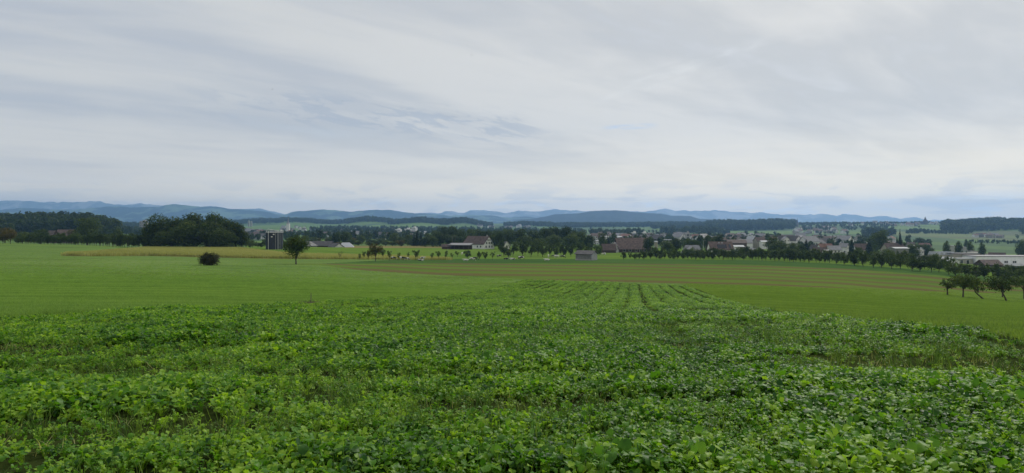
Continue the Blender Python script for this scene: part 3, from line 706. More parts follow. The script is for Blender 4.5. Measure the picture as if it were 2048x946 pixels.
# single tree and round bush standing in the left field
Yt = Yof(592, 528.5); xt = at(592, Yt)
lone = tree_proto_parts(54, M_fold, H=8.3, W=6.6, trunk=.14, nb=26, nleaf=6000, ls=.17, tr=.20, shape='round', fill=.45)
plant_tree(lone, 'broadleaf_tree', xt, Yt, (528.5 - 464) / F * Yt, 50 / F * Yt, .6, 'lone dark leafy tree with a short trunk standing in the open green field')
Yb = Yof(419, 530.5); bush = tree_proto_parts(57, M_folr, H=3, W=4.4, trunk=-.1, nb=110, nleaf=7500, ls=.10, tr=.07, fill=.6)
plant_tree(bush, 'round_bush', at(419, Yb), Yb, 29 / F * Yb, 45 / F * Yb, 0, 'round dark russet bush standing alone in the green field', cat='bush', trunk_name='stem', sink=.35)

# the big dark clump on the left
gq = 'big trees of the dark clump behind the ripe crop'
for i, (px, Y, top, wp, kd) in enumerate([(318, 338, 434, 52, 'bigd'), (300, 345, 452, 38, 'bigd'), (352, 345, 433, 58, 'bigd'), (388, 348, 425, 68, 'bigd'), (372, 334, 446, 60, 'bigd'), (425, 350, 426, 60, 'bigd'), (418, 334, 447, 66, 'bigd'), (455, 346, 439, 56, 'bigd'), (472, 338, 444, 46, 'bigd'), (340, 332, 460, 56, 'bigd'), (445, 330, 462, 56, 'bigd'), (484, 342, 462, 26, 'big')]):
    T(kd, px, Y, top=top - 2, wpx=wp * 1.12, label=['dark tree at the left front of the big clump', 'lowest dark tree on the left edge of the big clump', 'dark tree left of the middle at the back of the clump', 'tallest dark tree in the middle of the big clump',
      'dark rounded tree in the front middle of the clump', 'tall dark tree just right of the tallest one in the clump', 'yellow-tinged broad tree in front of the clump, right of middle', 'dark pointed-top tree toward the right of the clump',
      'dark tree near the right edge of the big clump', 'low dark tree at the front left foot of the clump', 'low dark tree at the front right foot of the clump', 'small pale-edged tree at the right end of the clump'][i], group=gq)

# young fruit trees in the pasture
gy = 'young fruit trees in the cow pasture'
YT = [(680, 519, 498, 13, 'bare', 'almost bare little tree alone in the pasture left of the orange-brown tree'), (719, 521, 504, 9, 'young', 'thin sapling left of the orange-brown tree'), (728, 519, 499, 11, 'young', 'slim sapling just left of the orange-brown tree'), (737, 520, 497, 13, 'youngy', 'sparse yellowish tree touching the orange-brown tree on its left'),
      (751, 523, 483, 34, 'youngy', 'orange-brown autumn tree, the widest among the young pasture trees'), (766, 521, 492, 17, 'young', 'dull green tree touching the orange-brown tree on its right'), (778.5, 522, 499, 14, 'young', 'small round tree left of the first cow'), (797, 522, 503, 10, 'young', 'thin tree left of the pair of standing cows'),
      (816.5, 520, 504, 8, 'young', 'narrow sapling right of the pair of standing cows'), (831.5, 522, 496, 19, 'young', 'fuller tree left of the single black and white cow'), (863.5, 521, 504, 10, 'young', 'thin tree right of the single black and white cow'), (877.5, 520, 500, 15, 'young', 'spreading small tree left of the long low shed'),
      (891, 520, 499, 13, 'young', 'upright small tree in front of the little outbuilding'), (904.5, 519, 504, 9, 'young', 'thin tree below the left end of the low farm shed'), (915, 514, 501, 12, 'young', 'small tree beside the walking cow'), (935, 516, 500, 18, 'orchd', 'dense round tree right of the walking cow'),
      (958.5, 519, 502, 11, 'orchd', 'small dark tree below the white gable'), (970, 519, 500, 15, 'orchd', 'round dark tree below the right side of the white gable'), (985, 521, 503, 12, 'young', 'thin small tree right of the white gable'), (1017, 516, 499, 19, 'orch', 'grey-green round tree behind the grazing black cows')]
for px, b, t_, wp, kd, lb in YT: TB(kd, px, b, t_, wp, lb, gy)

# orchard behind the shed, long orchard rows to the right and on the left
def row(kind, pxs, basef, hf, wf, tmpl, group, jb=1.2, **kw):
    for i, px in enumerate(pxs):
        b = basef(px) + rt.uniform(-jb, jb); h = hf(px) * rt.uniform(.82, 1.18)
        kd = rt.choice(kind) if isinstance(kind, (list, tuple)) else kind
        TB(kd, px + rt.uniform(-3.2, 3.2), b, b - h, wf(px) * rt.uniform(.85, 1.4), tmpl % ordn(i + 1), group, **kw)
kk = ['orch', 'orchd', 'orch']
row(kk, np.arange(1246, 1300, 11), lambda p: 518.5, lambda p: 16, lambda p: 13, '%s small round tree right of the grey shed, front orchard row', 'front row of the long orchard')
row(kk, np.arange(1304, 1660, 8.8), lambda p: np.interp(p, [1300, 1500, 1660], [518.5, 519.5, 527]), lambda p: np.interp(p, [1300, 1660], [18, 24]), lambda p: np.interp(p, [1300, 1660], [15, 21]), '%s tree from the left in the front row of the long orchard', 'front row of the long orchard')
row(kk, np.arange(1290, 1670, 9.2), lambda p: np.interp(p, [1290, 1500, 1660], [515.5, 516.5, 523]), lambda p: np.interp(p, [1300, 1660], [19, 24]), lambda p: np.interp(p, [1300, 1660], [15, 20]), '%s tree from the left in the rear row of the long orchard', 'rear row of the long orchard')
row(kk + ['orchd'], np.arange(1670, 1910, 19), lambda p: np.interp(p, [1670, 1740, 1800, 1900], [529, 535, 539, 548]), lambda p: np.interp(p, [1670, 1740, 1900], [26, 32, 34]), lambda p: np.interp(p, [1670, 1740, 1900], [22, 28, 30]), '%s larger tree from the left in the right-hand orchard, front', 'front trees of the right-hand orchard', jb=2)
row(kk, np.arange(1680, 1900, 17), lambda p: np.interp(p, [1670, 1740, 1800, 1900], [525, 529, 532, 541]), lambda p: np.interp(p, [1670, 1740, 1900], [25, 30, 31]), lambda p: np.interp(p, [1670, 1740, 1900], [20, 24, 26]), '%s larger tree from the left in the right-hand orchard, rear', 'rear trees of the right-hand orchard', jb=2)
row(['orchd'], np.arange(1912, 2100, 20), lambda p: np.interp(p, [1912, 2048], [553, 566]), lambda p: np.interp(p, [1912, 2048], [30, 33]), lambda p: 29, '%s dark tree from the left in front of the white factory halls', 'dark trees before the factory', jb=3)
row(['orchd', 'orch'], np.arange(1905, 2100, 16), lambda p: np.interp(p, [1905, 2048], [546, 556]), lambda p: np.interp(p, [1912, 2048], [22, 24]), lambda p: 24, '%s tree from the left directly below the factory wall', 'rear trees before the factory', jb=2)
# leaning apple trees standing nearest, on the right
def leaner(px, base, top, wpx, lean, seed, label, m=M_folo, nl=2300):
    Y = Yof(px, base); H = (base - top) / F * Y; W = wpx / F * Y
    inf = tree_proto_parts(seed, m, H=H, W=W, trunk=.34, nb=44, nleaf=nl, ls=.12, lean=lean * H, tr=.12, shape='round', fill=.3)
    plant_tree(inf, 'apple_tree', at(px, Y), Y, H, W, 0, label, 'near apple trees on the right')
leaner(1895, 590, 556, 44, .0, 61, 'sparse slim-trunked apple tree, leftmost of the near ones', nl=700)
leaner(1926, 595, 546, 66, .05, 62, 'upright apple tree with dense crown beside the strongly leaning one')
leaner(1967, 598, 556, 50, -.75, 63, 'apple tree with a trunk leaning strongly to the left', nl=900)
leaner(2013, 602, 548, 76, -.30, 64, 'dark apple tree with a curved trunk, nearest on the right')
leaner(2005, 594, 560, 22, .0, 65, 'thin apple tree half hidden behind the curved-trunk one', nl=500)
leaner(2048, 598, 544, 60, .0, 66, 'upright apple tree at the right border of the view')
# left orchard
row(['russ'], [-22, 6, 20], lambda p: 489, lambda p: 27, lambda p: 26, '%s brownish tree at the far left border of the left field', 'brownish trees at the far left', jb=1, lo=310)
LB = lambda p: np.interp(p, [0, 60, 130, 200, 290], [487.5, 486.5, 487.5, 492.5, 497.5])
for rw, (off, tag_) in enumerate((( -.6, 'front'), (-2.5, 'middle'), (-4.5, 'rear'))):
    for i, px in enumerate(np.arange(32 + rw * 5, 296, 13)):
        Y = [338, 352, 368][rw] + rt.uniform(-4, 4); top = LB(px) - np.interp(px, [30, 130, 200, 290], [16, 20, 27, 29]) - rw * 1.2 + rt.uniform(-2, 2)
        T(rt.choice(kk), px + rt.uniform(-2, 2), Y, top=top, wpx=np.interp(px, [30, 290], [17, 22]), label='%s tree from the left in the %s row of the left orchard' % (ordn(i + 1), tag_), group='left orchard rows', name='fruit_tree')
for i, (px, Y, top, wp, kd, lb) in enumerate([(80, 420, 457, 36, 'bigd', 'dark rounded tree left of the red-roofed left farm'), (175, 430, 436, 52, 'big', 'broad olive-green tree right of the red-roofed left farm'), (235, 450, 459, 26, 'bigd', 'small dark tree right of the broad olive tree at left'), (10, 400, 452, 40, 'russ', 'brownish tall tree behind the left border trees'),
      (45, 410, 462, 34, 'bigl', 'grey-green tree behind the left orchard rows'), (148, 520, 456, 26, 'russ', 'reddish tree between farm roof and broad olive tree')]):
    T(kd, px, Y, top=top, wpx=wp, label=lb)

# orchard trees behind the shed and woods behind the farm
for i, (px, Y, top) in enumerate([(1008, 345, 486), (1026, 350, 482), (1045, 352, 484), (1062, 340, 486), (1085, 340, 482), (1100, 345, 480), (1112, 330, 487), (1128, 345, 486), (1142, 355, 484), (1158, 360, 484), (1172, 365, 483), (1188, 370, 486), (1198, 380, 488), (1076, 360, 478), (1122, 375, 480), (1050, 375, 478)]):
    T(rt.choice(['orch', 'orchd']), px, Y, top=top, wpx=rt.uniform(20, 27), label='%s round orchard tree between the white farmhouse and the grey shed' % ordn(i + 1), group='orchard trees behind the grazing cows', name='fruit_tree')
for i, (px, Y, top, wp, kd) in enumerate([(1000, 470, 462, 24, 'big'), (1020, 520, 458, 34, 'big'), (1040, 500, 456, 44, 'big'), (1066, 540, 461, 34, 'bigd'), (1092, 530, 453, 40, 'big'), (1110, 560, 451, 36, 'bigd'), (1136, 540, 451, 42, 'bigd'), (1160, 520, 460, 40, 'bigd'), (1178, 500, 468, 26, 'bigd'), (1145, 480, 466, 36, 'big'), (1108, 470, 468, 34, 'bigl'),
      (1052, 460, 470, 36, 'bigl'), (1080, 450, 474, 30, 'big'), (1205, 500, 466, 22, 'big'), (1216, 540, 470, 16, 'con')]):
    T(kd, px, Y, top=top, wpx=wp, label='%s big tree from the white farmhouse toward the brown barns' % ordn(i + 1), group='big trees between the farmhouse and the brown barns', name='spruce' if kd == 'con' else 'broadleaf_tree')
for i, (px, Y, top, wp, kd) in enumerate([(834, 540, 459, 12, 'con'), (842, 545, 461, 12, 'con'), (828, 545, 466, 12, 'con'), (858, 560, 466, 26, 'big'), (872, 570, 459, 26, 'bigl'), (886, 590, 453, 30, 'big'), (905, 580, 453, 28, 'big'), (880, 540, 466, 28, 'bigd'), (900, 545, 468, 30, 'bigd'), (922, 560, 457, 30, 'big'), (940, 580, 456, 28, 'bigl'), (958, 600, 457, 30, 'big'),
      (976, 590, 460, 30, 'bigl'), (994, 600, 458, 28, 'big'), (915, 530, 470, 30, 'bigd'), (935, 535, 470, 26, 'bigd'), (866, 525, 472, 24, 'bigd'), (850, 520, 474, 22, 'bigd'), (1012, 640, 456, 24, 'bigl'), (988, 480, 468, 26, 'big'), (1002, 430, 476, 20, 'orchd')]):
    T(kd, px, Y, top=top, wpx=wp, label='%s tree from the tall dark conifers toward the white farmhouse' % ordn(i + 1), group='trees of the wood behind the white farmhouse', name='spruce' if kd == 'con' else 'broadleaf_tree')
# trees behind the low roofs, left of the conifers
mids = []
for i in range(26):
    px = 622 + (i % 13) * 16.5 + rt.uniform(-5, 5); Y = 560 + 110 * (i // 13) + rt.uniform(-30, 30)
    mids.append((px, Y, [481, 474][i // 13] + rt.uniform(-5, 5), rt.uniform(14, 26), rt.choice(['big', 'bigl', 'bigl', 'russ'])))
mids += [(668, 600, 461, 16, 'con'), (676, 600, 463, 16, 'bigd'), (690, 590, 462, 22, 'bigd'), (697, 610, 466, 18, 'bigd'), (660, 610, 472, 16, 'bigl'), (803, 560, 473, 26, 'bigd'), (790, 590, 466, 24, 'big'), (815, 600, 468, 20, 'bigl')]
for i, (px, Y, top, wp, kd) in enumerate(sorted(mids)):
    T(kd, px, Y, top=top, wpx=wp, label='%s tree from the left behind the low dark farm roofs' % ordn(i + 1), group='trees behind the low dark farm roofs', name='spruce' if kd == 'con' else 'broadleaf_tree')
for i, (px, Y, top, wp, kd) in enumerate([(492, 420, 474, 26, 'bigl'), (505, 400, 480, 20, 'orchd'), (516, 410, 484, 20, 'orch'), (524, 395, 482, 18, 'orchd'), (532, 420, 476, 18, 'bigl'), (500, 380, 485, 16, 'orch'), (570, 400, 478, 18, 'orch'), (580, 410, 474, 22, 'bigl'), (606, 410, 470, 20, 'bigl'), (560, 450, 478, 16, 'big')]):
    T(kd, px, Y, top=top, wpx=wp, label='%s low tree from the left around the dark blue tank' % ordn(i + 1), group='low trees around the tank')
# trees of the near town on the right
TR = [(1296, 420, 474, 26, 'big', 'dark tree hiding the right end of the big brown barn'), (1308, 430, 492, 16, 'orchd', 'bush-like tree under the pale round silo'), (1335, 420, 480, 34, 'bigl', 'dull green tree right of the pale silo'), (1352, 430, 476, 30, 'big', 'dark tree left of the house with the grey hipped roof'),
      (1380, 450, 476, 32, 'bigl', 'olive tree behind the house with the grey hipped roof'), (1396, 440, 482, 20, 'big', 'tree at the right of the grey hipped roof'), (1417, 440, 468, 24, 'bigd', 'tall dark tree left of the solar-panel roof'), (1436, 470, 470, 30, 'bigd', 'dark tree behind the solar-panel roof'),
      (1484, 430, 492, 26, 'russ', 'russet tree right of the solar-panel roof'), (1545, 430, 473, 30, 'bigd', 'reddish dark tree before the town middle'), (1560, 420, 481, 40, 'big', 'broad dark tree before the town middle'), (1584, 425, 484, 26, 'bigl', 'olive tree right of the broad dark tree'), (1600, 430, 488, 26, 'big', 'low dark tree left of the red roof'),
      (1612, 470, 476, 18, 'con', 'dark pointed tree left of the red roof'), (1704, 470, 472, 13, 'con', 'narrow dark spruce right of the red roof'), (1738, 460, 476, 20, 'con', 'dark conifer left of the large round tree'), (1762, 520, 458, 40, 'big', 'large round tree rising above the town at right'), (1745, 540, 470, 22, 'bigl', 'tree left behind the large round tree'),
      (1800, 470, 454, 12, 'con', 'tall narrow dark conifer right of the large round tree'), (1794, 475, 472, 14, 'con', 'shorter conifer leaning on the tall narrow one'), (1775, 380, 497, 30, 'bigl', 'pale green tree under the large round tree'), (1752, 370, 500, 26, 'orch', 'brownish low tree under the large round tree'),
      (1826, 450, 486, 30, 'bigd', 'dark tree left of the saw-tooth building'), (1846, 460, 488, 30, 'bigd', 'second dark tree left of the saw-tooth building'), (1860, 470, 494, 22, 'big', 'low tree behind the saw-tooth building'), (1893, 520, 479, 13, 'pop', 'leftmost of the columnar poplars behind the factory'),
      (1917, 525, 479, 14, 'pop', 'second columnar poplar from the left behind the factory'), (1940, 530, 480, 14, 'pop', 'third columnar poplar from the left behind the factory'), (1964, 520, 482, 13, 'pop', 'rightmost of the columnar poplars behind the factory'), (1932, 700, 476, 8, 'pop', 'smaller poplar seen between the second and third'),
      (2044, 560, 477, 22, 'bigd', 'dark tree above the factory roof at the right border')]
for px, Y, top, wp, kd, lb in TR: T(kd, px, Y, top=top, wpx=wp, label=lb, name={'con': 'spruce', 'pop': 'poplar'}.get(kd, 'broadleaf_tree'))

# ------------------------------------------------------------------ far woods as scattered masses
def far_woods():
    rng = np.random.default_rng(77)
    ps = []
    for k, kw in enumerate([dict(H=18, W=13, trunk=.08, nb=12, nleaf=420, ls=1.1), dict(H=16, W=12, trunk=.08, nb=10, nleaf=380, ls=1.1), dict(H=21, W=11, trunk=.08, nb=12, nleaf=380, ls=1.1), dict(H=22, W=8, trunk=.05, nb=14, nleaf=360, ls=1.0, shape='cone')]):
        V, Q, lc, mb = tree_parts(700 + k, **kw); ps.append(proto('wood_tree_%d' % k, V, Q, M_for, lc))
    coll = make_proto_collection('wood_sources', ps)
    def wood(px0, px1, Y0, Y1, sp, label, h=1.0, edge=.10, keepf=None, cone=.12, thin=1.0):
        Ym = (Y0 + Y1) / 2; n = int((px1 - px0) / F * Ym * (Y1 - Y0) / sp**2 * thin); n = max(20, n)
        px = rng.uniform(px0, px1, n); Y = rng.uniform(Y0, Y1, n)
        e = np.minimum(px - px0, px1 - px) / (px1 - px0)
        nz = fbm(px * .04 + Y0, Y * .004, 3); k = (e / edge + nz * 1.4 > .75)
        if keepf is not None: k &= keepf(px, Y)
        px, Y = px[k], Y[k]; X = at(px, Y); n = len(X); s = h * rng.uniform(.7, 1.2, n) * (.62 + .76 * fbm(X * .012, Y * .012, 6))
        idx = np.where(rng.random(n) < cone, 3, rng.integers(0, 3, n))
        scatter('wood', np.stack([X, Y, gz(X, Y) - .5], -1), np.stack([0*X, 0*X, rng.random(n)*6.3], -1), np.stack([s, s, s], -1), idx, rng.normal(0, .2, n) + .6*(fbm(X*.02, Y*.02, 4)-.5), coll, label, 'wood')
    wood(-60, 236, 800, 1250, 9, 'wooded rise behind the left farm roofs', h=1.05)
    wood(-300, 30, 700, 1300, 12, 'wood continuing beyond the left border')
    wood(222, 300, 2300, 2900, 14, 'low dark wood between the left rise and the concrete tower block')
    wood(440, 705, 3600, 4300, 13, 'long dark ridge wood behind the slender church spire', h=1.1)
    wood(690, 782, 3300, 3800, 12, 'dark wooded knoll right of the church spire', h=1.15)
    wood(775, 905, 3100, 3600, 12, 'dark wooded knoll behind the white apartment blocks', h=1.1)
    wood(880, 985, 3000, 3500, 12, 'wooded ridge left of the hilltop hamlet', h=1.1)
    wood(1008, 1150, 3100, 3600, 12, 'dark ridge wood right of the hilltop hamlet', h=1.0)
    wood(1130, 1420, 3100, 3700, 12, 'long dark wood under the wooded blue hill', h=1.0)
    wood(1300, 1480, 2650, 3000, 11, 'wood with pale gaps below the blue hill', thin=.5)
    wood(1410, 1590, 2350, 3000, 11, 'dense dark wood edge above the light meadow', h=1.25)
    wood(1580, 1700, 2700, 3200, 13, 'dark trees on the ridge around the hillside village', thin=.5, h=.55)
    wood(1700, 1905, 2750, 3100, 13, 'dark trees along the ridge left of the broad spire', thin=.55, h=.5)
    wood(1884, 2130, 1900, 2700, 11, 'wooded hill at the right border', h=1.1, edge=.05)
    wood(2040, 2500, 1700, 2700, 14, 'wood continuing beyond the right border')
    wood(1812, 1945, 1750, 1830, 9, 'dark hedge belt across the right meadow slope', h=.65)
    wood(1722, 1790, 1500, 1750, 11, 'dark copse left of the tall conifer on the slope', thin=.6, h=.9)
    wood(1545, 1760, 1150, 1230, 12, 'scattered garden trees at the upper edge of the right town', thin=.5, h=.55)
    wood(1190, 1290, 1450, 1650, 12, 'tree belt above the pale warehouse roofs', thin=.6, h=.8)
    wood(1320, 1460, 1750, 2000, 12, 'trees above the middle of the town', thin=.5)
    wood(455, 640, 900, 1500, 17, 'garden trees of the far town left of the church', thin=.30, h=.65)
    wood(600, 860, 750, 1500, 15, 'trees of the valley right of the church', thin=.22, h=.65)
    wood(620, 1020, 1500, 2600, 15, 'scattered valley woods below the far knolls', thin=.32, h=.7)
    wood(1000, 1200, 1400, 2400, 14, 'copses in the meadows left of the warehouses', thin=.15, h=.8)
    wood(1200, 1560, 600, 1500, 15, 'garden trees between the houses of the middle town', thin=.42, h=.55)
    wood(1540, 1860, 520, 1100, 14, 'garden trees between the houses of the right town', thin=.48, h=.5)
    wood(1600, 1790, 2100, 2700, 16, 'trees of the hillside village', thin=.35, h=.6)
    wood(200, 330, 1200, 2000, 14, 'trees around the concrete tower block', thin=.6, h=.8)
    wood(1930, 2060, 1080, 1150, 8, 'low plantation on the right valley floor', thin=.6, h=.30)
far_woods()

# ------------------------------------------------------------------ buildings
def gable_body(mb, L, W, hw, hr, over=.5, mats=(0, 1), th=.25, hip=0.0, fd=1.5):
    """walls (mats[0]) as pentagonal prism along x"""
    a, b = L/2, W/2
    vs = [(-a, -b, -fd), (a, -b, -fd), (a, b, -fd), (-a, b, -fd), (-a, -b, hw), (a, -b, hw), (a, b, hw), (-a, b, hw), (-a, 0, hw + hr*(1 - .0)), (a, 0, hw + hr)]
    mb.add(vs, [(0, 1, 5, 4), (2, 3, 7, 6), (1, 2, 6, 9, 5), (3, 0, 4, 8, 7), (0, 3, 2, 1)], mats[0])
def roof_geo(mb, L, W, hw, hr, over=.6, th=.25, mat=0, hip=0.0):
    a, b = L/2 + over, W/2 + over; dr = hr / (W/2) * over; lo = hw - dr + .05; ri = hw + hr + .05; ah = a - hip
    for dz, k in ((0, 0), (th, 1)): pass
    vs = [(-a, -b, lo), (a, -b, lo), (a, b, lo), (-a, b, lo), (-ah, 0, ri), (ah, 0, ri), (-a, -b, lo+th), (a, -b, lo+th), (a, b, lo+th), (-a, b, lo+th), (-ah, 0, ri+th), (ah, 0, ri+th)]
    fs = [(6, 7, 11, 10), (8, 9, 10, 11), (7, 8, 11), (9, 6, 10), (0, 4, 5, 1), (2, 5, 4, 3), (0, 1, 7, 6), (1, 2, 8, 7), (2, 3, 9, 8), (3, 0, 6, 9)]
    if not hip: fs = [(6, 7, 11, 10), (8, 9, 10, 11), (0, 4, 5, 1), (2, 5, 4, 3), (0, 1, 7, 6), (2, 3, 9, 8), (1, 5, 11, 7), (5, 2, 8, 11), (3, 4, 10, 9), (4, 0, 6, 10)]
    mb.add(vs, fs, mat)
def window(parent, x, y, z, w_, h_, face, frame=M_white, glass=M_glass):
    """a window on a wall facing 'x' or 'y-' (local), frame with a recessed pane"""
    fr = MB(); t_ = .12
    for (u, v, du, dv) in ((0, -h_/2 - t_/2, w_ + 2*t_, t_), (0, h_/2 + t_/2, w_ + 2*t_, t_), (-w_/2 - t_/2, 0, t_, h_), (w_/2 + t_/2, 0, t_, h_)):
        if face == 'y-': fr.box((u, 0, v - dv/2), (du, .14, dv))
        else: fr.box((0, u, v - dv/2), (.14, du, dv))
    o = fr.build('window', frame, parent); o.location = (x, y, z)
    g = MB(); g.box((0, 0, -h_/2), (w_, .05, h_) if face == 'y-' else (.05, w_, h_)); g.build('pane', glass, o)
    return o
def house(label, px, Y, L, W, hw, hr, rz, wall, roof, cat='house', group=None, hip=0.0, wins=(), gwins=(), chimney=None, name='house', over=.5, dz=0, top=None):
    x = at(px, Y)
    if top: dz = -(top - HY) / F * Y - g1(x, Y) - hw - hr - .3
    fd = max(1.5, dz + 1.5)
    e = empty(name, (x, Y, g1(x, Y) + dz), R(rz)); tag(e, label, cat, group)
    m1 = MB(); gable_body(m1, L, W, hw, hr if not hip else 0, fd=fd); m1.build('wall', wall, e)
    m2 = MB(); roof_geo(m2, L, W, hw, hr, over=over, hip=hip); ro = m2.build('roof', roof, e)
    if chimney:
        m3 = MB(); m3.box((chimney[0], chimney[1], hw + hr*.5), (.7, .7, hr*.5 + 1.1)); m3.box((chimney[0], chimney[1], hw + hr + 1.1), (.9, .9, .12)); m3.build('chimney', M_conc, ro)
    for (u, z, a, b) in wins: window(e, u, -W/2 - .05, z, a, b, 'y-')
    for (u, z, a, b) in gwins: window(e, L/2 + .05, u, z, a, b, 'x')
    return e

# white-gabled farmhouse with its long red-brown roof
fh = house('white-gabled farmhouse with a long red-brown tiled roof', 957, 480, 19.5, 11.5, 3.6, 5.2, -38, M_bright, M_rmar,
           wins=((4, 1.8, 1.2, 1.3), (7, 1.8, 1.2, 1.3)), gwins=((-3.2, 1.7, 1.3, 1.4), (.4, 1.7, 1.3, 1.4), (3.2, 1.7, 1.3, 1.4), (-2.6, 4.3, 1.3, 1.3), (0.2, 4.3, 1.3, 1.3), (2.6, 4.3, 1.3, 1.3), (-1, 6.3, 1.1, 1.1), (1, 6.3, 1.1, 1.1)), chimney=(8, 0), cat='farmhouse', name='farmhouse', top=472)
# low open shed beside it
def open_shed(label, px, Y, L, W, h, rz, roof):
    x = at(px, Y); e = empty('farm_shed', (x, Y, g1(x, Y)), R(rz)); tag(e, label, 'shed')
    m = MB(); m.box((0, W/2 - .1, -1), (L, .2, h + .9)); m.box((-L/2 + .1, 0, -1), (.2, W - .5, h + .9)); m.build('wall', M_brownw, e)
    for k in range(5): m = MB(); m.tube([(-L/2 + .4 + k * (L - .8) / 4, -W/2 + .2, -1), (-L/2 + .4 + k * (L - .8) / 4, -W/2 + .2, h)], [.14, .14], 6); m.build('post', M_pole, e)
    m = MB(); a, b = L/2 + .6, W/2 + .6
    m.add([(-a, -b, h), (a, -b, h), (a, b, h + 1.1), (-a, b, h + 1.1), (-a, -b, h + .2), (a, -b, h + .2), (a, b, h + 1.3), (-a, b, h + 1.3)], [(0, 3, 2, 1), (4, 5, 6, 7), (0, 1, 5, 4), (1, 2, 6, 5), (2, 3, 7, 6), (3, 0, 4, 7)])
    m.build('roof', roof, e); return e
open_shed('long low open-fronted shed with a pale grey roof left of the farmhouse', 921, 455, 14.5, 7, 2.9, -14, M_rgrey)
house('little brown outbuilding with a low roof left of the long farm shed', 893, 455, 5.5, 4, 1.6, 1.4, -8, M_brownw, M_rmar, cat='outbuilding', name='outbuilding', top=488)
house('small grey-white house half hidden by trees right of the farmhouse', 1009, 470, 5, 5, 3.0, 2.2, -50, M_white, M_rgrey, top=482)
for k, (dx_, lb) in enumerate(((0, 'left weathered wooden pole behind the low farm shed'), (5, 'right forked wooden pole behind the low farm shed'))):
    x, Y = at(905 + dx_, 470), 470; m = MB(); m.tube([(0, 0, -.5), (0, 0, 9.2)], [.16, .10], 7); e = empty('utility_pole', (x, Y, g1(x, Y))); m.build('pole', M_pole, e); m = MB(); m.box((0, 0, 8.5), (1.6, .12, .12)); m.build('crossarm', M_pole, e); tag(e, lb, 'pole')

# grey field shed
def field_shed():
    px, b = 1174, 520.5; Y = Yof(px, b); x = at(px, Y); e = empty('field_shed', (x, Y + 2, g1(x, Y) + .0), R(-33)); tag(e, 'small grey wooden field shed with a dark overhanging roof in the pasture', 'shed')
    L, W, hw, hr = 7.6, 5.6, 2.7, 1.25
    n = 24
    for k in range(n):
        m = MB(); m.box((-L/2 + (k + .5) * L / n, -W/2, .55), (L / n - .03, .06 + .02 * (k % 2), hw - .5)); o = m.build('wall_board', M_greyw, e)
    m = MB(); a, bb = L/2 - .05, W/2 - .05; m.add([(-a, -bb, -.6), (a, -bb, -.6), (a, bb, -.6), (-a, bb, -.6), (-a, -bb, hw), (a, -bb, hw), (a, bb, hw), (-a, bb, hw), (-a, 0, hw + hr), (a, 0, hw + hr)], [(0, 1, 5, 4), (2, 3, 7, 6), (1, 2, 6, 9, 5), (3, 0, 4, 8, 7)]); m.build('wall', M_paleb, e)
    m = MB(); m.box((0, -W/2 - .02, -.6), (L + .1, .2, 1.1)); m.build('plinth', M_conc, e)
    m = MB(); roof_geo(m, L, W, hw, hr, over=.55, th=.14); m.build('roof', M_rdark, e)
field_shed()

# dark blue tank
def tank():
    Y = 337; x = at(549, Y); e = empty('slurry_tank', (x, Y, g1(x, Y))); tag(e, 'tall dark blue round tank with pale pipes and a railed top', 'tank')
    r, h = 4.15, 8.4; n = 40
    m = MB(); m.tube([(0, 0, -.6), (0, 0, h)], [r, r], n); m.build('tank_shell', M_tank, e)
    for k in range(6): m = MB(); z = .8 + k * 1.35; m.tube([(0, 0, z), (0, 0, z + .05)], [r + .02, r + .02], n); m.build('hoop', M_tank, e)
    m = MB(); m.tube([(0, 0, h + .003), (0, 0, h + .3)], [r + .16, r + .16], n); m.build('rim', M_galv, e)
    for a in (-112, -64, -34): 
        m = MB(); q = .15 if a == -112 else .05; ca, sa = cos(R(a)), sin(R(a)); m.tube([(ca * (r + .2), sa * (r + .2), -.5), (ca * (r + .2), sa * (r + .2), h + .8)], [q, q], 8); m.build('pipe', M_galv, e)
    m = MB()
    for a in (-52, -47):
        ca, sa = cos(R(a)), sin(R(a)); m.tube([(ca * (r + .5), sa * (r + .5), 0), (ca * (r + .5), sa * (r + .5), h + 1.2)], [.05, .05], 5)
    for k in range(24):
        z = .3 + k * .36; p = [(cos(R(a)) * (r + .5), sin(R(a)) * (r + .5), z) for a in (-52, -47)]; m.tube(p, [.03, .03], 4)
    m.build('ladder', M_galv, e)
    m = MB()
    for z in (h + .75, h + 1.25):
        m.tube([(cos(R(a)) * (r + .1), sin(R(a)) * (r + .1), z) for a in range(-95, 20, 8)], [.05] * 15, 5)
    for a in range(-95, 20, 16): m.tube([(cos(R(a)) * (r + .1), sin(R(a)) * (r + .1), h + .2), (cos(R(a)) * (r + .1), sin(R(a)) * (r + .1), h + 1.25)], [.05, .05], 5)
    m.build('railing', M_galv, e)
    m = MB(); m.tube([(-2.9, -3, h), (-2.9, -3, h + 1.2), (-2.3, -2.6, h + 1.8), (-.5, -1, h + 1.3), (2, -1, h + .8)], [.12] * 5, 7); m.build('overflow_pipe', M_galv, e)
    m = MB()
    for u, z in ((.4, h - 1.1), (-.15, h - 2.3)): a = R(-90 + u * 22 + 5); m.box((cos(a) * (r + .06), sin(a) * (r + .06), z), (.75, .08, .45), a + pi/2)
    m.build('warning_plate', M_white, e)
tank()

# low farm roofs behind the crest, right of the lone tree
house('low barn end with a pale grey roof just right of the lone tree', 617, 455, 7.5, 8, 1.6, 2.8, -30, M_greyw, M_rgrey, cat='barn', name='barn', hip=2.5, top=482)
house('long low barn with a nearly black roof behind the crest', 645, 470, 14, 10, 1.8, 2.8, -6, M_brownw, M_rdark, cat='barn', name='barn', top=482)
house('dark low barn with a white gable end behind the crest', 672, 462, 9, 7, 1.4, 2.4, -48, M_white, M_rdark, cat='barn', name='barn', top=486)
house('barn with a whitish sheet-metal roof at the right of the low roofs', 692, 470, 10, 11, 1.6, 2.8, 12, M_conc, M_rpale, cat='barn', name='barn', hip=3, top=485)
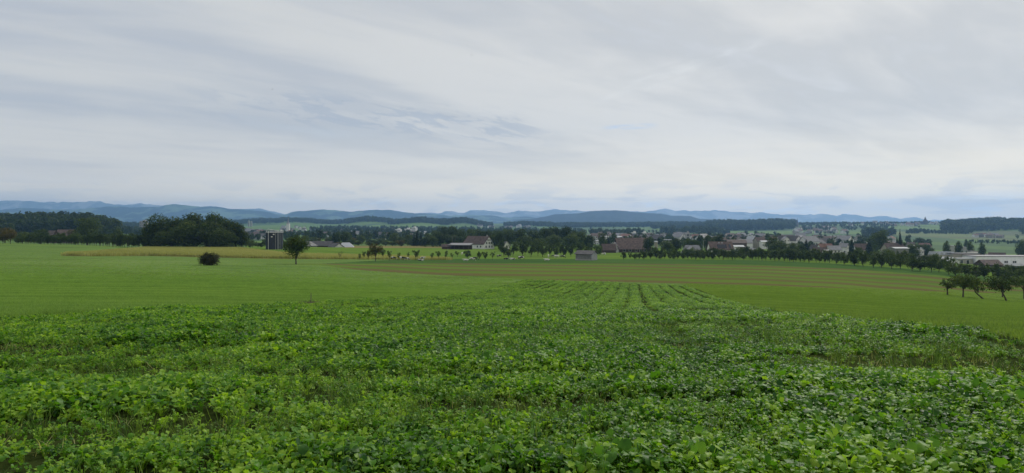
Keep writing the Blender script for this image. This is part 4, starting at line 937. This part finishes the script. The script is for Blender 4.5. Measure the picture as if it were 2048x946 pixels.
# left farm
house('small reddish farm roof among trees on the left', 105, 520, 7, 6, 3.5, 3.5, -20, M_brownw, M_rmar, cat='farmhouse', name='farmhouse', top=461)
house('wide grey-brown barn roof among trees on the left', 132, 530, 11, 10, 3.8, 4.5, 8, M_greyw, M_rbrown, cat='barn', name='barn', top=459)
# brown barns in the middle
house('huge brown tiled barn roof right of the grey shed', 1264, 455, 21, 15, 2.9, 6.6, 3, M_brownw, M_rbrown, cat='barn', name='barn', wins=((-7, 1.4, 1.6, 1.2), (-3, 1.4, 1.6, 1.2), (1, 1.4, 1.2, 1.2), (4, 1.4, 1.2, 1.2), (7, 1.4, 1.2, 1.2)), over=1.0, top=475.5)
house('low reddish-brown barn left of the huge barn roof', 1217, 440, 8.5, 7, 1.8, 3.6, 4, M_brownw, M_rmar, cat='barn', name='barn', top=487.5)
house('dark gabled house wing between the two brown barns', 1231, 452, 6, 8, 2.4, 3.6, 60, M_white, M_rdark, top=484)
house('house with a grey hipped roof and pale blue dormer', 1384, 395, 9.6, 7, 1.5, 4.0, 6, M_white, M_rgrey, hip=1.1, top=490)
e = house('pale blue gabled dormer front of the hipped house', 1382, 391, 3.6, 3.2, 2.9, 1.3, -82, M_paleb, M_rgrey, name='porch', cat='porch', top=493)
sh = house('house with brown-grey roof carrying dark solar panels', 1440, 405, 13.4, 9, 2.7, 4.3, -2, M_white, M_rbrown, wins=((-4, 1.4, 1.2, 1.2), (0, 1.4, 1.2, 1.2), (4, 1.4, 1.2, 1.2)), top=483)
sl = math.atan2(4.3, 4.5)
for k in range(10):
    i, j = k % 5, k // 5; m = MB(); m.box((0, 0, 0), (1.05, 1.5, .06)); o = m.build('solar_panel', M_solar, sh)
    u = -1.9 + i * 1.12; v = 1.3 + j * 1.6; o.location = (u, -4.5 + v * cos(sl), 2.95 + .12 + v * sin(sl)); o.rotation_euler = (sl, 0, 0)
for k in range(2):
    m = MB(); m.box((0, 0, 0), (1.0, 1.5, .06)); o = m.build('solar_panel', M_solar, sh); v = 1.3 + k * 1.6; o.location = (5.0, -4.5 + v * cos(sl), 2.95 + .12 + v * sin(sl)); o.rotation_euler = (sl, 0, 0)
for u in (-.9, .9): m = MB(); m.box((0, 0, 0), (.8, .6, .1)); o = m.build('roof_window', M_rpale, sh); o.location = (u, -4.5 + 4.9 * cos(sl), 3.1 + 4.9 * sin(sl)); o.rotation_euler = (sl, 0, 0)
# pale round silo, lamp post, white cars etc.
x, Y = at(1312, 440), 440; e = empty('round_silo', (x, Y, g1(x, Y))); tag(e, 'pale round farm silo with a cap right of the huge barn', 'silo')
m = MB(); m.tube([(0, 0, -.5), (0, 0, 7.4)], [1.1, 1.1], 16); m.build('silo_body', M_cream, e); m = MB(); m.tube([(0, 0, 7.4), (0, 0, 7.9)], [1.5, .5], 16); m.build('cap', M_rpale, e)
x, Y = at(1407, 400), 400; e = empty('street_lamp', (x, Y, g1(x, Y))); tag(e, 'thin street lamp between the hipped house and the solar house', 'lamp post')
m = MB(); m.tube([(0, 0, -.3), (0, 0, 8.8), (.6, 0, 9)], [.07, .06, .05], 6); m.build('post', M_galv, e); m = MB(); m.box((.9, 0, 8.95), (.7, .3, .14)); m.build('lamp_head', M_rpale, e)

# factory on the right
def hall(label, px, Y, L, W, h, rz, wall, roof, wins=(), name='factory_hall', cat='factory', dz=0, top=None):
    x = at(px, Y)
    if top: dz = -(top - HY) / F * Y - g1(x, Y) - h - .45
    e = empty(name, (x, Y, g1(x, Y) + dz), R(rz)); tag(e, label, cat)
    m = MB(); m.box((0, 0, -2 - max(0, dz)), (L, W, h + 2 + max(0, dz))); m.build('wall', wall, e); m = MB(); m.box((0, 0, h), (L + .5, W + .5, .45)); m.build('flat_roof', roof, e)
    for (u, z, a, b) in wins: window(e, u, -W/2 - .05, z, a, b, 'y-')
    return e
hall('long white flat factory hall with window groups at the right border', 2012, 425, 44, 16, 8.6, -6, M_bright, M_rgrey,
     wins=[(-5.2, 5.4, .9, 1.3), (-4.1, 5.4, .9, 1.3), (-.3, 5.4, .9, 1.3), (.8, 5.4, .9, 1.3)] + [(6.5 + i * 1.15, 5.4, .85, 1.3) for i in range(4)] + [(12 + i * 1.15, 5.4, .85, 1.3) for i in range(4)] + [(-9.2, 6.0, .9, .9)], top=511)
hall('lower pale base wing under the long white hall', 2030, 412, 24, 8, 4.2, -6, M_greyw, M_rpale, top=530)
hall('grey-roofed factory wing behind the saw-tooth building', 1924, 440, 17, 10, 8.6, -3, M_cream, M_rdark, wins=[(-1 + i * 2.6, 5.6, 1.9, 1.6) for i in range(3)], top=506)
hall('cream factory front with dark doors under the grey wing', 1925, 425, 9, 6, 4.6, -3, M_cream, M_rpale, wins=[(-2.4, 2.6, 1.7, 2.6), (1.4, 2.6, 1.7, 2.6)], top=516)
x, Y = at(1884, 445), 445; e = empty('factory_hall', (x, Y, -(503 - HY) / F * Y - 9), R(-4)); tag(e, 'pale factory building with a saw-tooth roof', 'factory')
m = MB(); m.box((0, 0, -5), (13, 10, 12)); m.build('wall', M_cream, e)
for k in range(5):
    m = MB(); a = -6.5 + k * 2.6; m.add([(a, -5, 7), (a + 2.5, -5, 7), (a + 1.0, -5, 9.0), (a, 5, 7), (a + 2.5, 5, 7), (a + 1.0, 5, 9.0)], [(0, 1, 2), (5, 4, 3), (0, 2, 5, 3), (1, 4, 5, 2), (0, 3, 4, 1)]); m.build('saw_tooth', M_rpale, e)
house('low white gabled workshop before the saw-tooth building', 1897, 420, 9, 8, 4.6, 2.2, -86, M_bright, M_rpale, name='workshop', cat='workshop', top=514)
house('dark gambrel-roofed house left of the saw-tooth building', 1849, 420, 7, 7, 2.8, 4.2, 20, M_greyw, M_rdark, top=511)
house('house with a dark brown roof in front of the long white hall', 1977, 395, 11, 8, 3.0, 2.6, 5, M_brownw, M_rbrown, top=519)
house('house with red-brown roof and pink gable above the factory roof', 1994, 560, 11, 8, 4.5, 3.4, -35, M_cream, M_rmar, top=505)
house('flat pale house peeping over the factory roof at right', 1978, 580, 7, 6, 5.6, 1.2, 0, M_white, M_rmar, top=507)
hall('white cube building on the factory roof line', 1945, 450, 4.2, 4, 12.5, -5, M_white, M_rgrey, name='stair_tower', top=502)
hall('grey concrete block between the poplars', 1905, 620, 7.5, 6, 15.5, -5, M_conc, M_rgrey, name='storage_block', cat='building', top=491)
hall('second grey concrete block behind the third poplar', 1930, 640, 6, 6, 14, -5, M_conc, M_rgrey, name='storage_block', cat='building', top=494)

NEAR = [  # label, px, Y, L, W, hw, hr, rz, wall, roof
 ('house with an orange-red roof left of the narrow spruce', 1650, 500, 9.5, 8, 4.6, 3.6, 4, M_white, M_rred), ('maroon roof in front of the orange-red roof', 1640, 450, 8, 7, 2.6, 3.4, -14, M_greyw, M_rmar),
 ('small white flat garage below the orange-red roof', 1653, 440, 3.6, 4, 2.6, .5, 0, M_white, M_rdark), ('white house left of the orange-red roof', 1629, 520, 4.6, 6, 4.6, 3.0, -50, M_white, M_rdark),
 ('grey-roofed bungalow right of the orange-red roof', 1667, 470, 8, 7, 2.8, 2.6, 0, M_white, M_rgrey), ('white stepped house left of the narrow spruce', 1688, 490, 5, 6, 5.2, 2.4, -40, M_white, M_rgrey),
 ('dark maroon barn roof right of the narrow spruce', 1720, 480, 9, 8, 4.0, 4.0, 0, M_white, M_rmar), ('maroon-roofed house under the tall narrow conifer', 1786, 470, 12.5, 9, 4.8, 4.0, 4, M_cream, M_rmar),
 ('white flat carport roof before the tall conifer', 1797, 440, 9, 7, 4.6, .6, 4, M_greyw, M_rpale), ('small white gable right of the tall conifer', 1822, 480, 4, 5, 7.0, 2.0, -60, M_white, M_rdark),
 ('white side wall with bright roof edge left of the saw-tooth building', 1838, 455, 3.5, 5, 7.5, 1.6, -70, M_white, M_rpale), ('red-roofed house low on the meadow at right', 1848, 760, 12, 8, 4, 3.6, 6, M_cream, M_rred),
 ('white villa left of the red meadow house', 1822, 720, 7, 8, 5, 3.2, -60, M_white, M_rmar), ('cream gable right of the solar-panel house', 1504, 420, 4.5, 8, 2.6, 2.8, -50, M_cream, M_rgrey),
 ('long dark-red hall roof behind the solar-panel house', 1472, 560, 15, 10, 5, 2.6, -4, M_brownw, M_rmar), ('grey metal roof right behind the solar-panel house', 1490, 600, 11, 9, 5.5, 3.0, -12, M_white, M_rgrey),
 ('white house with pale roof in front of the dark hall', 1476, 500, 7, 6, 3.6, 1.0, 0, M_white, M_rpale), ('white modern house with a slanted bright roof edge', 1503, 620, 7, 6, 6, 3.4, -52, M_white, M_rpale),
 ('maroon roof right of the slanted bright roof', 1519, 600, 8, 8, 4.8, 3.4, 10, M_cream, M_rmar), ('long pale flat-roofed shed left of the reddish dark tree', 1531, 590, 9, 6, 4.4, .8, 0, M_white, M_rpale),
 ('dark roof with white gable windows behind the broad dark tree', 1572, 640, 15, 9, 5.2, 4.4, -4, M_white, M_rdark), ('small white round-fronted house on the dark roof side', 1571, 600, 4, 5, 4.6, 2.2, -80, M_white, M_rgrey),
 ('white house with windows at the right of the long dark roof', 1592, 660, 6, 7, 6, 3.0, -60, M_white, M_rdark), ('long cream house front above the brown barn, pale blue roof', 1222, 860, 26, 14, 7, 1.0, 0, M_greyw, M_rpale),
 ('white flat hall left of the tree before the brown barn', 1196, 760, 9, 8, 4.5, .8, 0, M_white, M_rpale), ('small bright shed roof left of the brown barns', 1196, 640, 8, 6, 3.0, 1.0, -6, M_conc, M_rpale)]
for (lb, px, Y, L, W, hw, hr, rz, wl, rf), tp_ in zip(NEAR, [487, 494, 499, 489, 491, 486, 487, 486, 494, 486, 495, 486, 484, 496, 479, 478, 490, 472, 474, 481, 471, 473, 471, 472, 480]):
    house(lb, px, Y, L, W, hw, hr, rz, wl, rf, top=tp_, wins=[(u, 1.6, 1.0, 1.2) for u in np.arange(-L/2 + 1.3, L/2 - 1, 2.4)] if hw < 6.5 else (), gwins=[(-1.4, hw - 1.2, .9, 1.1), (1.4, hw - 1.2, .9, 1.1)])

# far town: small houses, each its own object, sharing a few meshes
def small_house_mesh(seed, wall, roof, flat=False):
    r = random.Random(seed); L, W, hw = r.uniform(11, 15), r.uniform(9, 11), r.uniform(5, 7.5); hr = r.uniform(3, 4.6)
    m = MB(); gable_body(m, L, W, hw, 0 if flat else hr)
    if flat: m.box((0, 0, hw), (L + .4, W + .4, .5), mat=1)
    else: roof_geo(m, L, W, hw, hr, mat=1)
    for fl in range(2):
        for u in np.arange(-L/2 + 1.8, L/2 - 1, 2.8): m.box((u, -W/2 - .02, 1.2 + fl * 2.8), (1.3, .1, 1.4), mat=2)
        for v in (-2, 2): m.box((L/2 + .02, v, 1.2 + fl * 2.8), (.1, 1.3, 1.4), mat=2)
    return m.mesh('house', [wall, roof, M_glass])
SH = [small_house_mesh(k, *a) for k, a in enumerate([(M_white, M_rmar), (M_white, M_rbrown), (M_cream, M_rmar), (M_white, M_rdark), (M_cream, M_rgrey), (M_white, M_rgrey), (M_cream, M_rbrown), (M_white, M_rred), (M_greyw, M_rdark)])]
SF = [small_house_mesh(20 + k, *a, True) for k, a in enumerate([(M_white, M_rpale), (M_cream, M_rgrey), (M_conc, M_rpale)])]
DES = ['white maroon-roofed house', 'white brown-roofed house', 'cream maroon-roofed house', 'white dark-roofed house', 'cream grey-roofed house', 'white grey-roofed house', 'cream brown-roofed house', 'white red-roofed house', 'grey dark-roofed house']
DEF = ['white flat-roofed building', 'cream flat-roofed building', 'concrete flat-roofed building']
def town(n, px0, px1, Y0, Y1, place, group, flat=.15, s0=1.0, seed=1, mind=17):
    r = random.Random(seed); pts = []
    for _ in range(n * 40):
        if len(pts) >= n: break
        px = r.uniform(px0, px1); Y = Y0 + (Y1 - Y0) * r.random(); x = at(px, Y)
        if all((x - q[0])**2 + (Y - q[1])**2 > mind**2 for q in pts): pts.append((x, Y))
    pts.sort(key=lambda q: q[0] / q[1]); cnt = {}
    for x, Y in pts:
        if r.random() < flat: k = r.randrange(3); me, d = SF[k], DEF[k]; s = s0 * r.uniform(.8, 1.15)
        else: k = r.randrange(9); me, d = SH[k], DES[k]; s = s0 * r.uniform(.85, 1.15)
        cnt[d] = cnt.get(d, 0) + 1
        o = bpy.data.objects.new('house', me); COL.objects.link(o); o.location = (x, Y, g1(x, Y)); o.rotation_euler = (0, 0, R(r.choice([-60, -35, -10, 0, 15, 40]) + r.uniform(-8, 8))); o.scale = (s, s, s * .95)
        tag(o, '%s, %s from the left %s' % (d, ordn(cnt[d]), place), 'house', group)
town(56, 458, 532, 1050, 2000, 'in the far town left of the tank', 'houses of the far town left of the tank', seed=1, flat=.25)
town(16, 540, 612, 1400, 2600, 'in the far town around the slender church spire', 'houses around the slender church', seed=2)
town(44, 620, 850, 1000, 2300, 'in the valley right of the slender spire', 'houses of the wooded valley', seed=3, flat=.45)
town(10, 232, 284, 1300, 2000, 'left of the concrete tower block', 'houses left of the concrete tower block', seed=4)
town(14, 958, 1060, 2850, 3050, 'in the hilltop hamlet above the farmhouse', 'houses of the hilltop hamlet', seed=5, s0=1.1)
town(44, 1185, 1400, 760, 1350, 'in the town behind the brown barns', 'houses behind the brown barns', seed=6, flat=.45, s0=1.05, mind=20)
town(30, 1395, 1560, 700, 1250, 'in the town behind the solar-panel house', 'houses behind the solar-panel house', seed=7, flat=.25)
town(42, 1545, 1790, 640, 1150, 'in the right town around the orange-red roof', 'houses of the right town', seed=8, flat=.15)
town(30, 1590, 1700, 1700, 2450, 'in the hillside village on the right', 'houses of the hillside village', seed=9, s0=1.05)
town(20, 1700, 1900, 2450, 2800, 'on the ridge left of the broad spire', 'houses on the ridge', seed=10, s0=1.1)
town(8, 1950, 2010, 1450, 1600, 'at the foot of the right wooded hill', 'houses at the foot of the wooded hill', seed=12, s0=.95)

# landmarks
def block(label, px, Y, w_, d_, top, rz, wall, cols=4, rows=6, name='tower_block'):
    x = at(px, Y); g = g1(x, Y); h = (HY - top) / F * Y - g; e = empty(name, (x, Y, g), R(rz)); tag(e, label, 'building')
    m = MB(); m.box((0, 0, -2), (w_, d_, h + 2)); m.build('wall', wall, e); m = MB(); m.box((w_*.1, 0, h), (w_ * .4, d_ * .5, 2.4)); m.build('lift_housing', wall, e)
    for i in range(cols):
        for j in range(rows):
            m = MB(); m.box((-w_/2 + (i + .5) * w_ / cols, -d_/2 - .03, 1.2 + j * (h - 1) / rows), (w_ / cols * .55, .12, h / rows * .45)); m.build('window', M_glass, e)
block('concrete tower block left of the big dark clump', 288, 1500, 14.5, 12, 442, 10, M_conc, 4, 8)
block('left one of two white towers above the far town', 497.5, 3000, 6, 6, 442, 0, M_cream, 1, 4); block('right one of two white towers above the far town', 502.5, 3000, 7, 6, 443, 0, M_cream, 1, 4)
block('tallest white apartment block left of the dark conifers', 829, 1500, 10, 10, 455, -20, M_white, 3, 5); block('wide white apartment block left of the tallest one', 816, 1520, 14, 10, 457.5, -20, M_white, 4, 4); block('low white apartment block at the left of the three', 797, 1500, 12, 10, 458.5, -20, M_white, 4, 3)
block('grey slab of flats behind the brown barns', 1268, 1150, 9, 9, 465, -5, M_white, 3, 4); block('pale slab of flats right of the grey slab', 1288, 1150, 8, 9, 465, -5, M_white, 3, 4); block('narrow pale silo tower behind the hipped-roof house', 1375, 900, 5, 5, 466, 0, M_conc, 1, 3)
def church(label, px, Y, base_w, tower_top, spire_top, nave, wall, roof, broad=False):
    x = at(px, Y); g = g1(x, Y); zt = (HY - tower_top) / F * Y - g; zs = (HY - spire_top) / F * Y - g
    e = empty('church', (x, Y, g)); tag(e, label, 'church')
    m = MB(); m.box((0, 0, -3), (base_w, base_w, zt + 3)); m.build('tower', wall, e)
    m = MB(); b = base_w * (.75 if not broad else .95)
    if broad: m.tube([(0, 0, zt), (0, 0, zt + (zs - zt) * .35), (0, 0, zt + (zs - zt) * .42), (0, 0, zs)], [b, b * .48, b * .36, .1], 8)
    else: m.tube([(0, 0, zt), (0, 0, zt + (zs - zt) * .2), (0, 0, zs)], [b, b * .42, .12], 8)
    m.build('spire', roof, e)
    m = MB(); m.tube([(0, 0, zs - .3), (0, 0, zs + (zs - zt) * .13)], [.18, .10], 5); m.build('finial', M_rdark, e)
    m = MB(); gable_body(m, nave, 11, zt * .38, 5); m.build('nave', wall, e).location = (-nave / 2 - base_w * .4, 2, 0)
    m = MB(); roof_geo(m, nave, 11, zt * .38, 5, th=.4); m.build('nave_roof', roof, e).location = (-nave / 2 - base_w * .4, 2, 0)
church('church with a slender pale grey spire above the far town', 576.5, 1700, 7, 447, 434, 17, M_white, M_rgrey)
church('church with a broad dark spire on the ridge at right', 1850.5, 2700, 14, 444, 433, 14, M_greyw, M_rdark, True)
church('small church with a thin dark spire in the hillside village', 1595, 2600, 6, 446, 436, 12, M_greyw, M_rdark)
x, Y = at(1671, 3000), 3000; e = empty('radio_mast', (x, Y, g1(x, Y))); tag(e, 'thin radio mast on the ridge above the hillside village', 'mast')
m = MB(); m.tube([(0, 0, 0), (0, 0, 24)], [.8, .5], 4); m.build('mast', M_galv, e); m = MB(); m.box((0, 0, 19), (6, .4, .4)); m.box((0, 0, 14), (5, .4, .4)); m.build('crossarm', M_galv, e)

# lone trees dotted over the far meadows
far_t = []
for px, Y in [(1187, 2100), (1193, 2150), (1200, 2120), (1210, 2000), (1216, 2200), (1266, 2050), (1298, 2100), (1306, 2000), (1313, 2060), (1320, 2150), (1634, 1750), (1650, 1700), (1662, 1720), (1668, 1650), (1688, 1750), (1695, 1650), (1716, 1500), (1640, 1600), (1838, 2300), (1893, 2500), (1870, 2600), (1745, 1350), (1400, 1500), (1394, 1250), (1530, 1300), (1720, 1300), (2035, 1400), (1990, 1650), (1977, 1700)]: far_t.append((px, Y))
for i, (px, Y) in enumerate(sorted(far_t)):
    T(rt.choice(['orchd', 'orch']), px, Y, h=rt.uniform(7, 11), label='%s small dark tree from the left dotted over the far sunlit meadows' % ordn(i + 1), group='lone trees on the far meadows')

# ------------------------------------------------------------------ cows
def cow_mesh(name, joints, edges, rad, extra):
    me = bpy.data.meshes.new(name); me.from_pydata(joints, edges, []); o = bpy.data.objects.new(name, me); COL.objects.link(o)
    md = o.modifiers.new('skin', 'SKIN'); me.skin_vertices[0].data[0].use_root = True
    for i, r_ in enumerate(rad): me.skin_vertices[0].data[i].radius = r_
    o.modifiers.new('sub', 'SUBSURF').levels = 1
    dg = bpy.context.evaluated_depsgraph_get(); out_ = bpy.data.meshes.new_from_object(o.evaluated_get(dg)); out_.name = name
    bpy.data.objects.remove(o); out_.materials.clear(); out_.materials.append(extra); return out_
def hide_mat(name, lo, hi, white=(.62, .60, .55), black=(.012, .011, .012)):
    m, t, b = mat(name); tc = t.new('ShaderNodeTexCoord'); oi = t.new('ShaderNodeObjectInfo')
    v = t.vmath('ADD', tc.outputs['Object'], t.comb(t.math('MULTIPLY', oi.outputs['Random'], 31.0), 3.0, 0))
    n = t.noise(v, 1.05, 1, .4); t.put(b.inputs['Base Color'], t.mix(t.ramp(n, lo, hi), black, white)); b.inputs['Roughness'].default_value = .8; return m
M_cowa = hide_mat('pied_hide', .47, .49); M_cowb = hide_mat('mostly_black_hide', .58, .60); M_cowc = hide_mat('mostly_white_hide', .34, .36)
def cow_joints(lying=False, graze=False):
    h = .0 if not lying else -.62
    J = [(-.85, 0, 1.16+h), (-.35, 0, 1.12+h), (.25, 0, 1.10+h), (.72, 0, 1.18+h), (1.05, 0, 1.30+h if not graze else 1.0+h), (1.30, 0, 1.45+h if not graze else .55+h), (1.58, 0, 1.38+h if not graze else .25+h), (1.76, 0, 1.25+h if not graze else .08+h)]
    Rr = [(.28, .34), (.33, .38), (.34, .38), (.27, .34), (.16, .22), (.13, .16), (.12, .13), (.07, .08)]; E = [(i, i+1) for i in range(7)]
    def leg(root, x, y, hind):
        b = len(J)
        if lying: pts = [((x + .05), y*1.3, .35), (x + .35, y*1.7, .12), (x + .65, y*1.7, .07)]
        elif hind: pts = [(x + .06, y, .78), (x - .12, y, .48), (x - .04, y, .06)]
        else: pts = [(x, y, .78), (x + .03, y, .45), (x, y, .06)]
        J.extend(pts); Rr.extend([(.13, .15), (.065, .07), (.06, .06)]); E.extend([(root, b), (b, b+1), (b+1, b+2)])
    for y in (-.2, .2): leg(0, -.85, y, True)
    for y in (-.18, .18): leg(3, .66, y, False)
    b = len(J); J.extend([(-1.15, 0, 1.18+h), (-1.2, 0, .7 + (h*.6))]); Rr.extend([(.04, .04), (.03, .03)]); E.extend([(0, b), (b, b+1)])
    for y in (-.2, .2): b = len(J); J.append((1.30, y, (1.50 if not graze else .62)+h)); Rr.append((.03, .03)); E.append((5, b))
    return J, E, Rr
CM = {}
for kd, (ly, gr) in dict(stand=(0, 0), graze=(0, 1), lie=(1, 0)).items():
    for nm, mm_ in (('a', M_cowa), ('b', M_cowb), ('c', M_cowc)): J, E, Rr = cow_joints(ly, gr); CM[kd + nm] = cow_mesh('cow', J, E, Rr, mm_)
COWS = [(787, 520, 'grazeb', 0, 'black cow grazing alone under the small round trees'), (805, 520, 'standa', 175, 'left one of the two pied cows standing together'), (812, 521, 'grazea', 10, 'right one of the two pied cows standing together'), (845, 520, 'standa', -25, 'pied cow standing between two young trees'), (842, 522, 'lieb', 180, 'black cow lying beside the pied cow between two young trees'),
        (924, 510, 'standc', 80, 'whitish cow walking away on the slope below the farm'), (932, 521.5, 'liec', 190, 'mostly white cow lying at the pasture front'), (944, 521.5, 'grazea', 0, 'pied cow grazing right of the lying white one'), (950.5, 520, 'grazeb', 20, 'black cow grazing just right of the pied one'), (998, 515, 'standb', 10, 'black cow with white flank behind the thin trees'),
        (1012, 519, 'lieb', 0, 'left of the two black cows below the grey-green round tree'), (1026, 519.5, 'liea', 180, 'black cow with white legs right of the grey-green round tree'), (1041, 518, 'standa', 15, 'pied cow facing right before the orchard'), (1044, 519, 'grazeb', 185, 'dark cow touching the pied one before the orchard'),
        (1097, 515, 'standc', 90, 'small white cow in front of the orchard, seen end-on'), (1094.5, 521, 'liec', 180, 'white cow lying nearest to the path'), (1107, 515.5, 'grazea', 10, 'pied cow at the left of the pair before the orchard'), (1114, 515.5, 'standc', 170, 'white cow at the right of the pair before the orchard'), (1125, 516, 'grazeb', 0, 'black cow at the right end of the herd'),
        (1206, 510.5, 'grazea', 180, 'pied cow grazing right behind the grey shed'), (1210, 510, 'standc', 90, 'white cow right behind the grey shed')]
for px, b, kd, rz, lb in COWS:
    Y = Yof(px, b, 150, 420); x = at(px, Y); o = bpy.data.objects.new('cow', CM[kd]); COL.objects.link(o); o.location = (x, Y, g1(x, Y) - .02); o.rotation_euler = (0, 0, R(rz)); o.scale = (.95,) * 3
    for p_ in o.data.polygons: p_.use_smooth = True
    tag(o, lb, 'cow', 'cows in the pasture')

# dry weeds with a marker post at the edge of the crop
Yw = Yof(617, 610, 20, 60); xw = at(617, Yw)
tp = [grass_tuft('dry_tuft_%d' % k, 500 + k, 40, .55, .22, .006, M_dryweed, 1.2) for k in range(3)]
rng = np.random.default_rng(9); n = 90; X = xw + rng.normal(0, .7, n) + .2; Y_ = Yw + .5 + rng.normal(0, .25, n)
s = rng.uniform(.2, .55, n) * np.exp(-((X - xw) / 1.2)**2)
scatter('dry_weeds', np.stack([X, Y_, gz(X, Y_)], -1), np.stack([0*X, 0*X, rng.random(n)*6], -1), np.stack([s, s, s * .8], -1), rng.integers(0, 3, n), rng.normal(0, .2, n), make_proto_collection('dry_sources', tp), 'withered brown weeds round a thin post at the left crop edge', 'weeds')
m = MB(); m.tube([(0, 0, -.3), (.01, 0, .62)], [.022, .018], 6); o = m.build('marker_post', M_pole); o.location = (xw, Yw + .4, g1(xw, Yw + .4)); tag(o, 'thin short post standing in withered brown weeds at the crop edge', 'post')

# birds
def bird(px, py, Y, rz, s, label):
    m = MB(); m.tube([(-.16, 0, 0), (-.05, 0, 0), (.08, 0, .01), (.16, 0, .0)], [.01, .035, .03, .006], 6)
    e = empty('bird', (at(px, Y), Y, (HY - py) / F * Y), R(rz), s); tag(e, label, 'bird', 'birds in the sky'); m.build('bird_body', M_bird, e)
    for sg in (-1, 1):
        w2 = MB(); w2.add([(.05, sg*.02, .01), (-.05, sg*.02, .01), (.03, sg*.2, .07), (-.05, sg*.2, .07), (-.05, sg*.36, .03)], [(0, 1, 3, 2), (2, 3, 4)]); w2.build('wing', M_bird, e)
for a in [(943, 110, 150, 40, 1.0, 'tiny dark bird high in the sky near the top middle'), (544, 178.5, 120, 80, 1.0, 'tiny dark bird left of the ragged grey cloud wisps'), (685, 202, 160, 20, .7, 'tiny bird among the ragged grey cloud wisps'), (888, 333, 190, 60, .7, 'tiny bird low in the sky above the conifers')]: bird(*a)

# ------------------------------------------------------------------ haze: one closed box of thin blue air
def haze():
    x0, x1, y0, y1, z0, z1 = -19500, 19500, -60, 14300, -90, 400
    m = MB(); m.add([(x0, y0, z0), (x1, y0, z0), (x1, y1, z0), (x0, y1, z0), (x0, y0, z1), (x1, y0, z1), (x1, y1, z1), (x0, y1, z1)], [(3, 2, 1, 0), (4, 5, 6, 7), (0, 1, 5, 4), (1, 2, 6, 5), (2, 3, 7, 6), (3, 0, 4, 7)])
    mt = bpy.data.materials.new('haze_air'); mt.use_nodes = True; nt = mt.node_tree; nt.nodes.clear()
    v = nt.nodes.new('ShaderNodeVolumePrincipled'); v.inputs['Color'].default_value = (.32, .57, 1.0, 1); v.inputs['Density'].default_value = HAZE
    v.inputs['Anisotropy'].default_value = .45
    o = nt.nodes.new('ShaderNodeOutputMaterial'); nt.links.new(v.outputs[0], o.inputs['Volume'])
    tag(m.build('haze', mt), 'thin bluish air fading the far hills and mountains', 'haze', kind='stuff')
HAZE = 9.0e-5
haze()
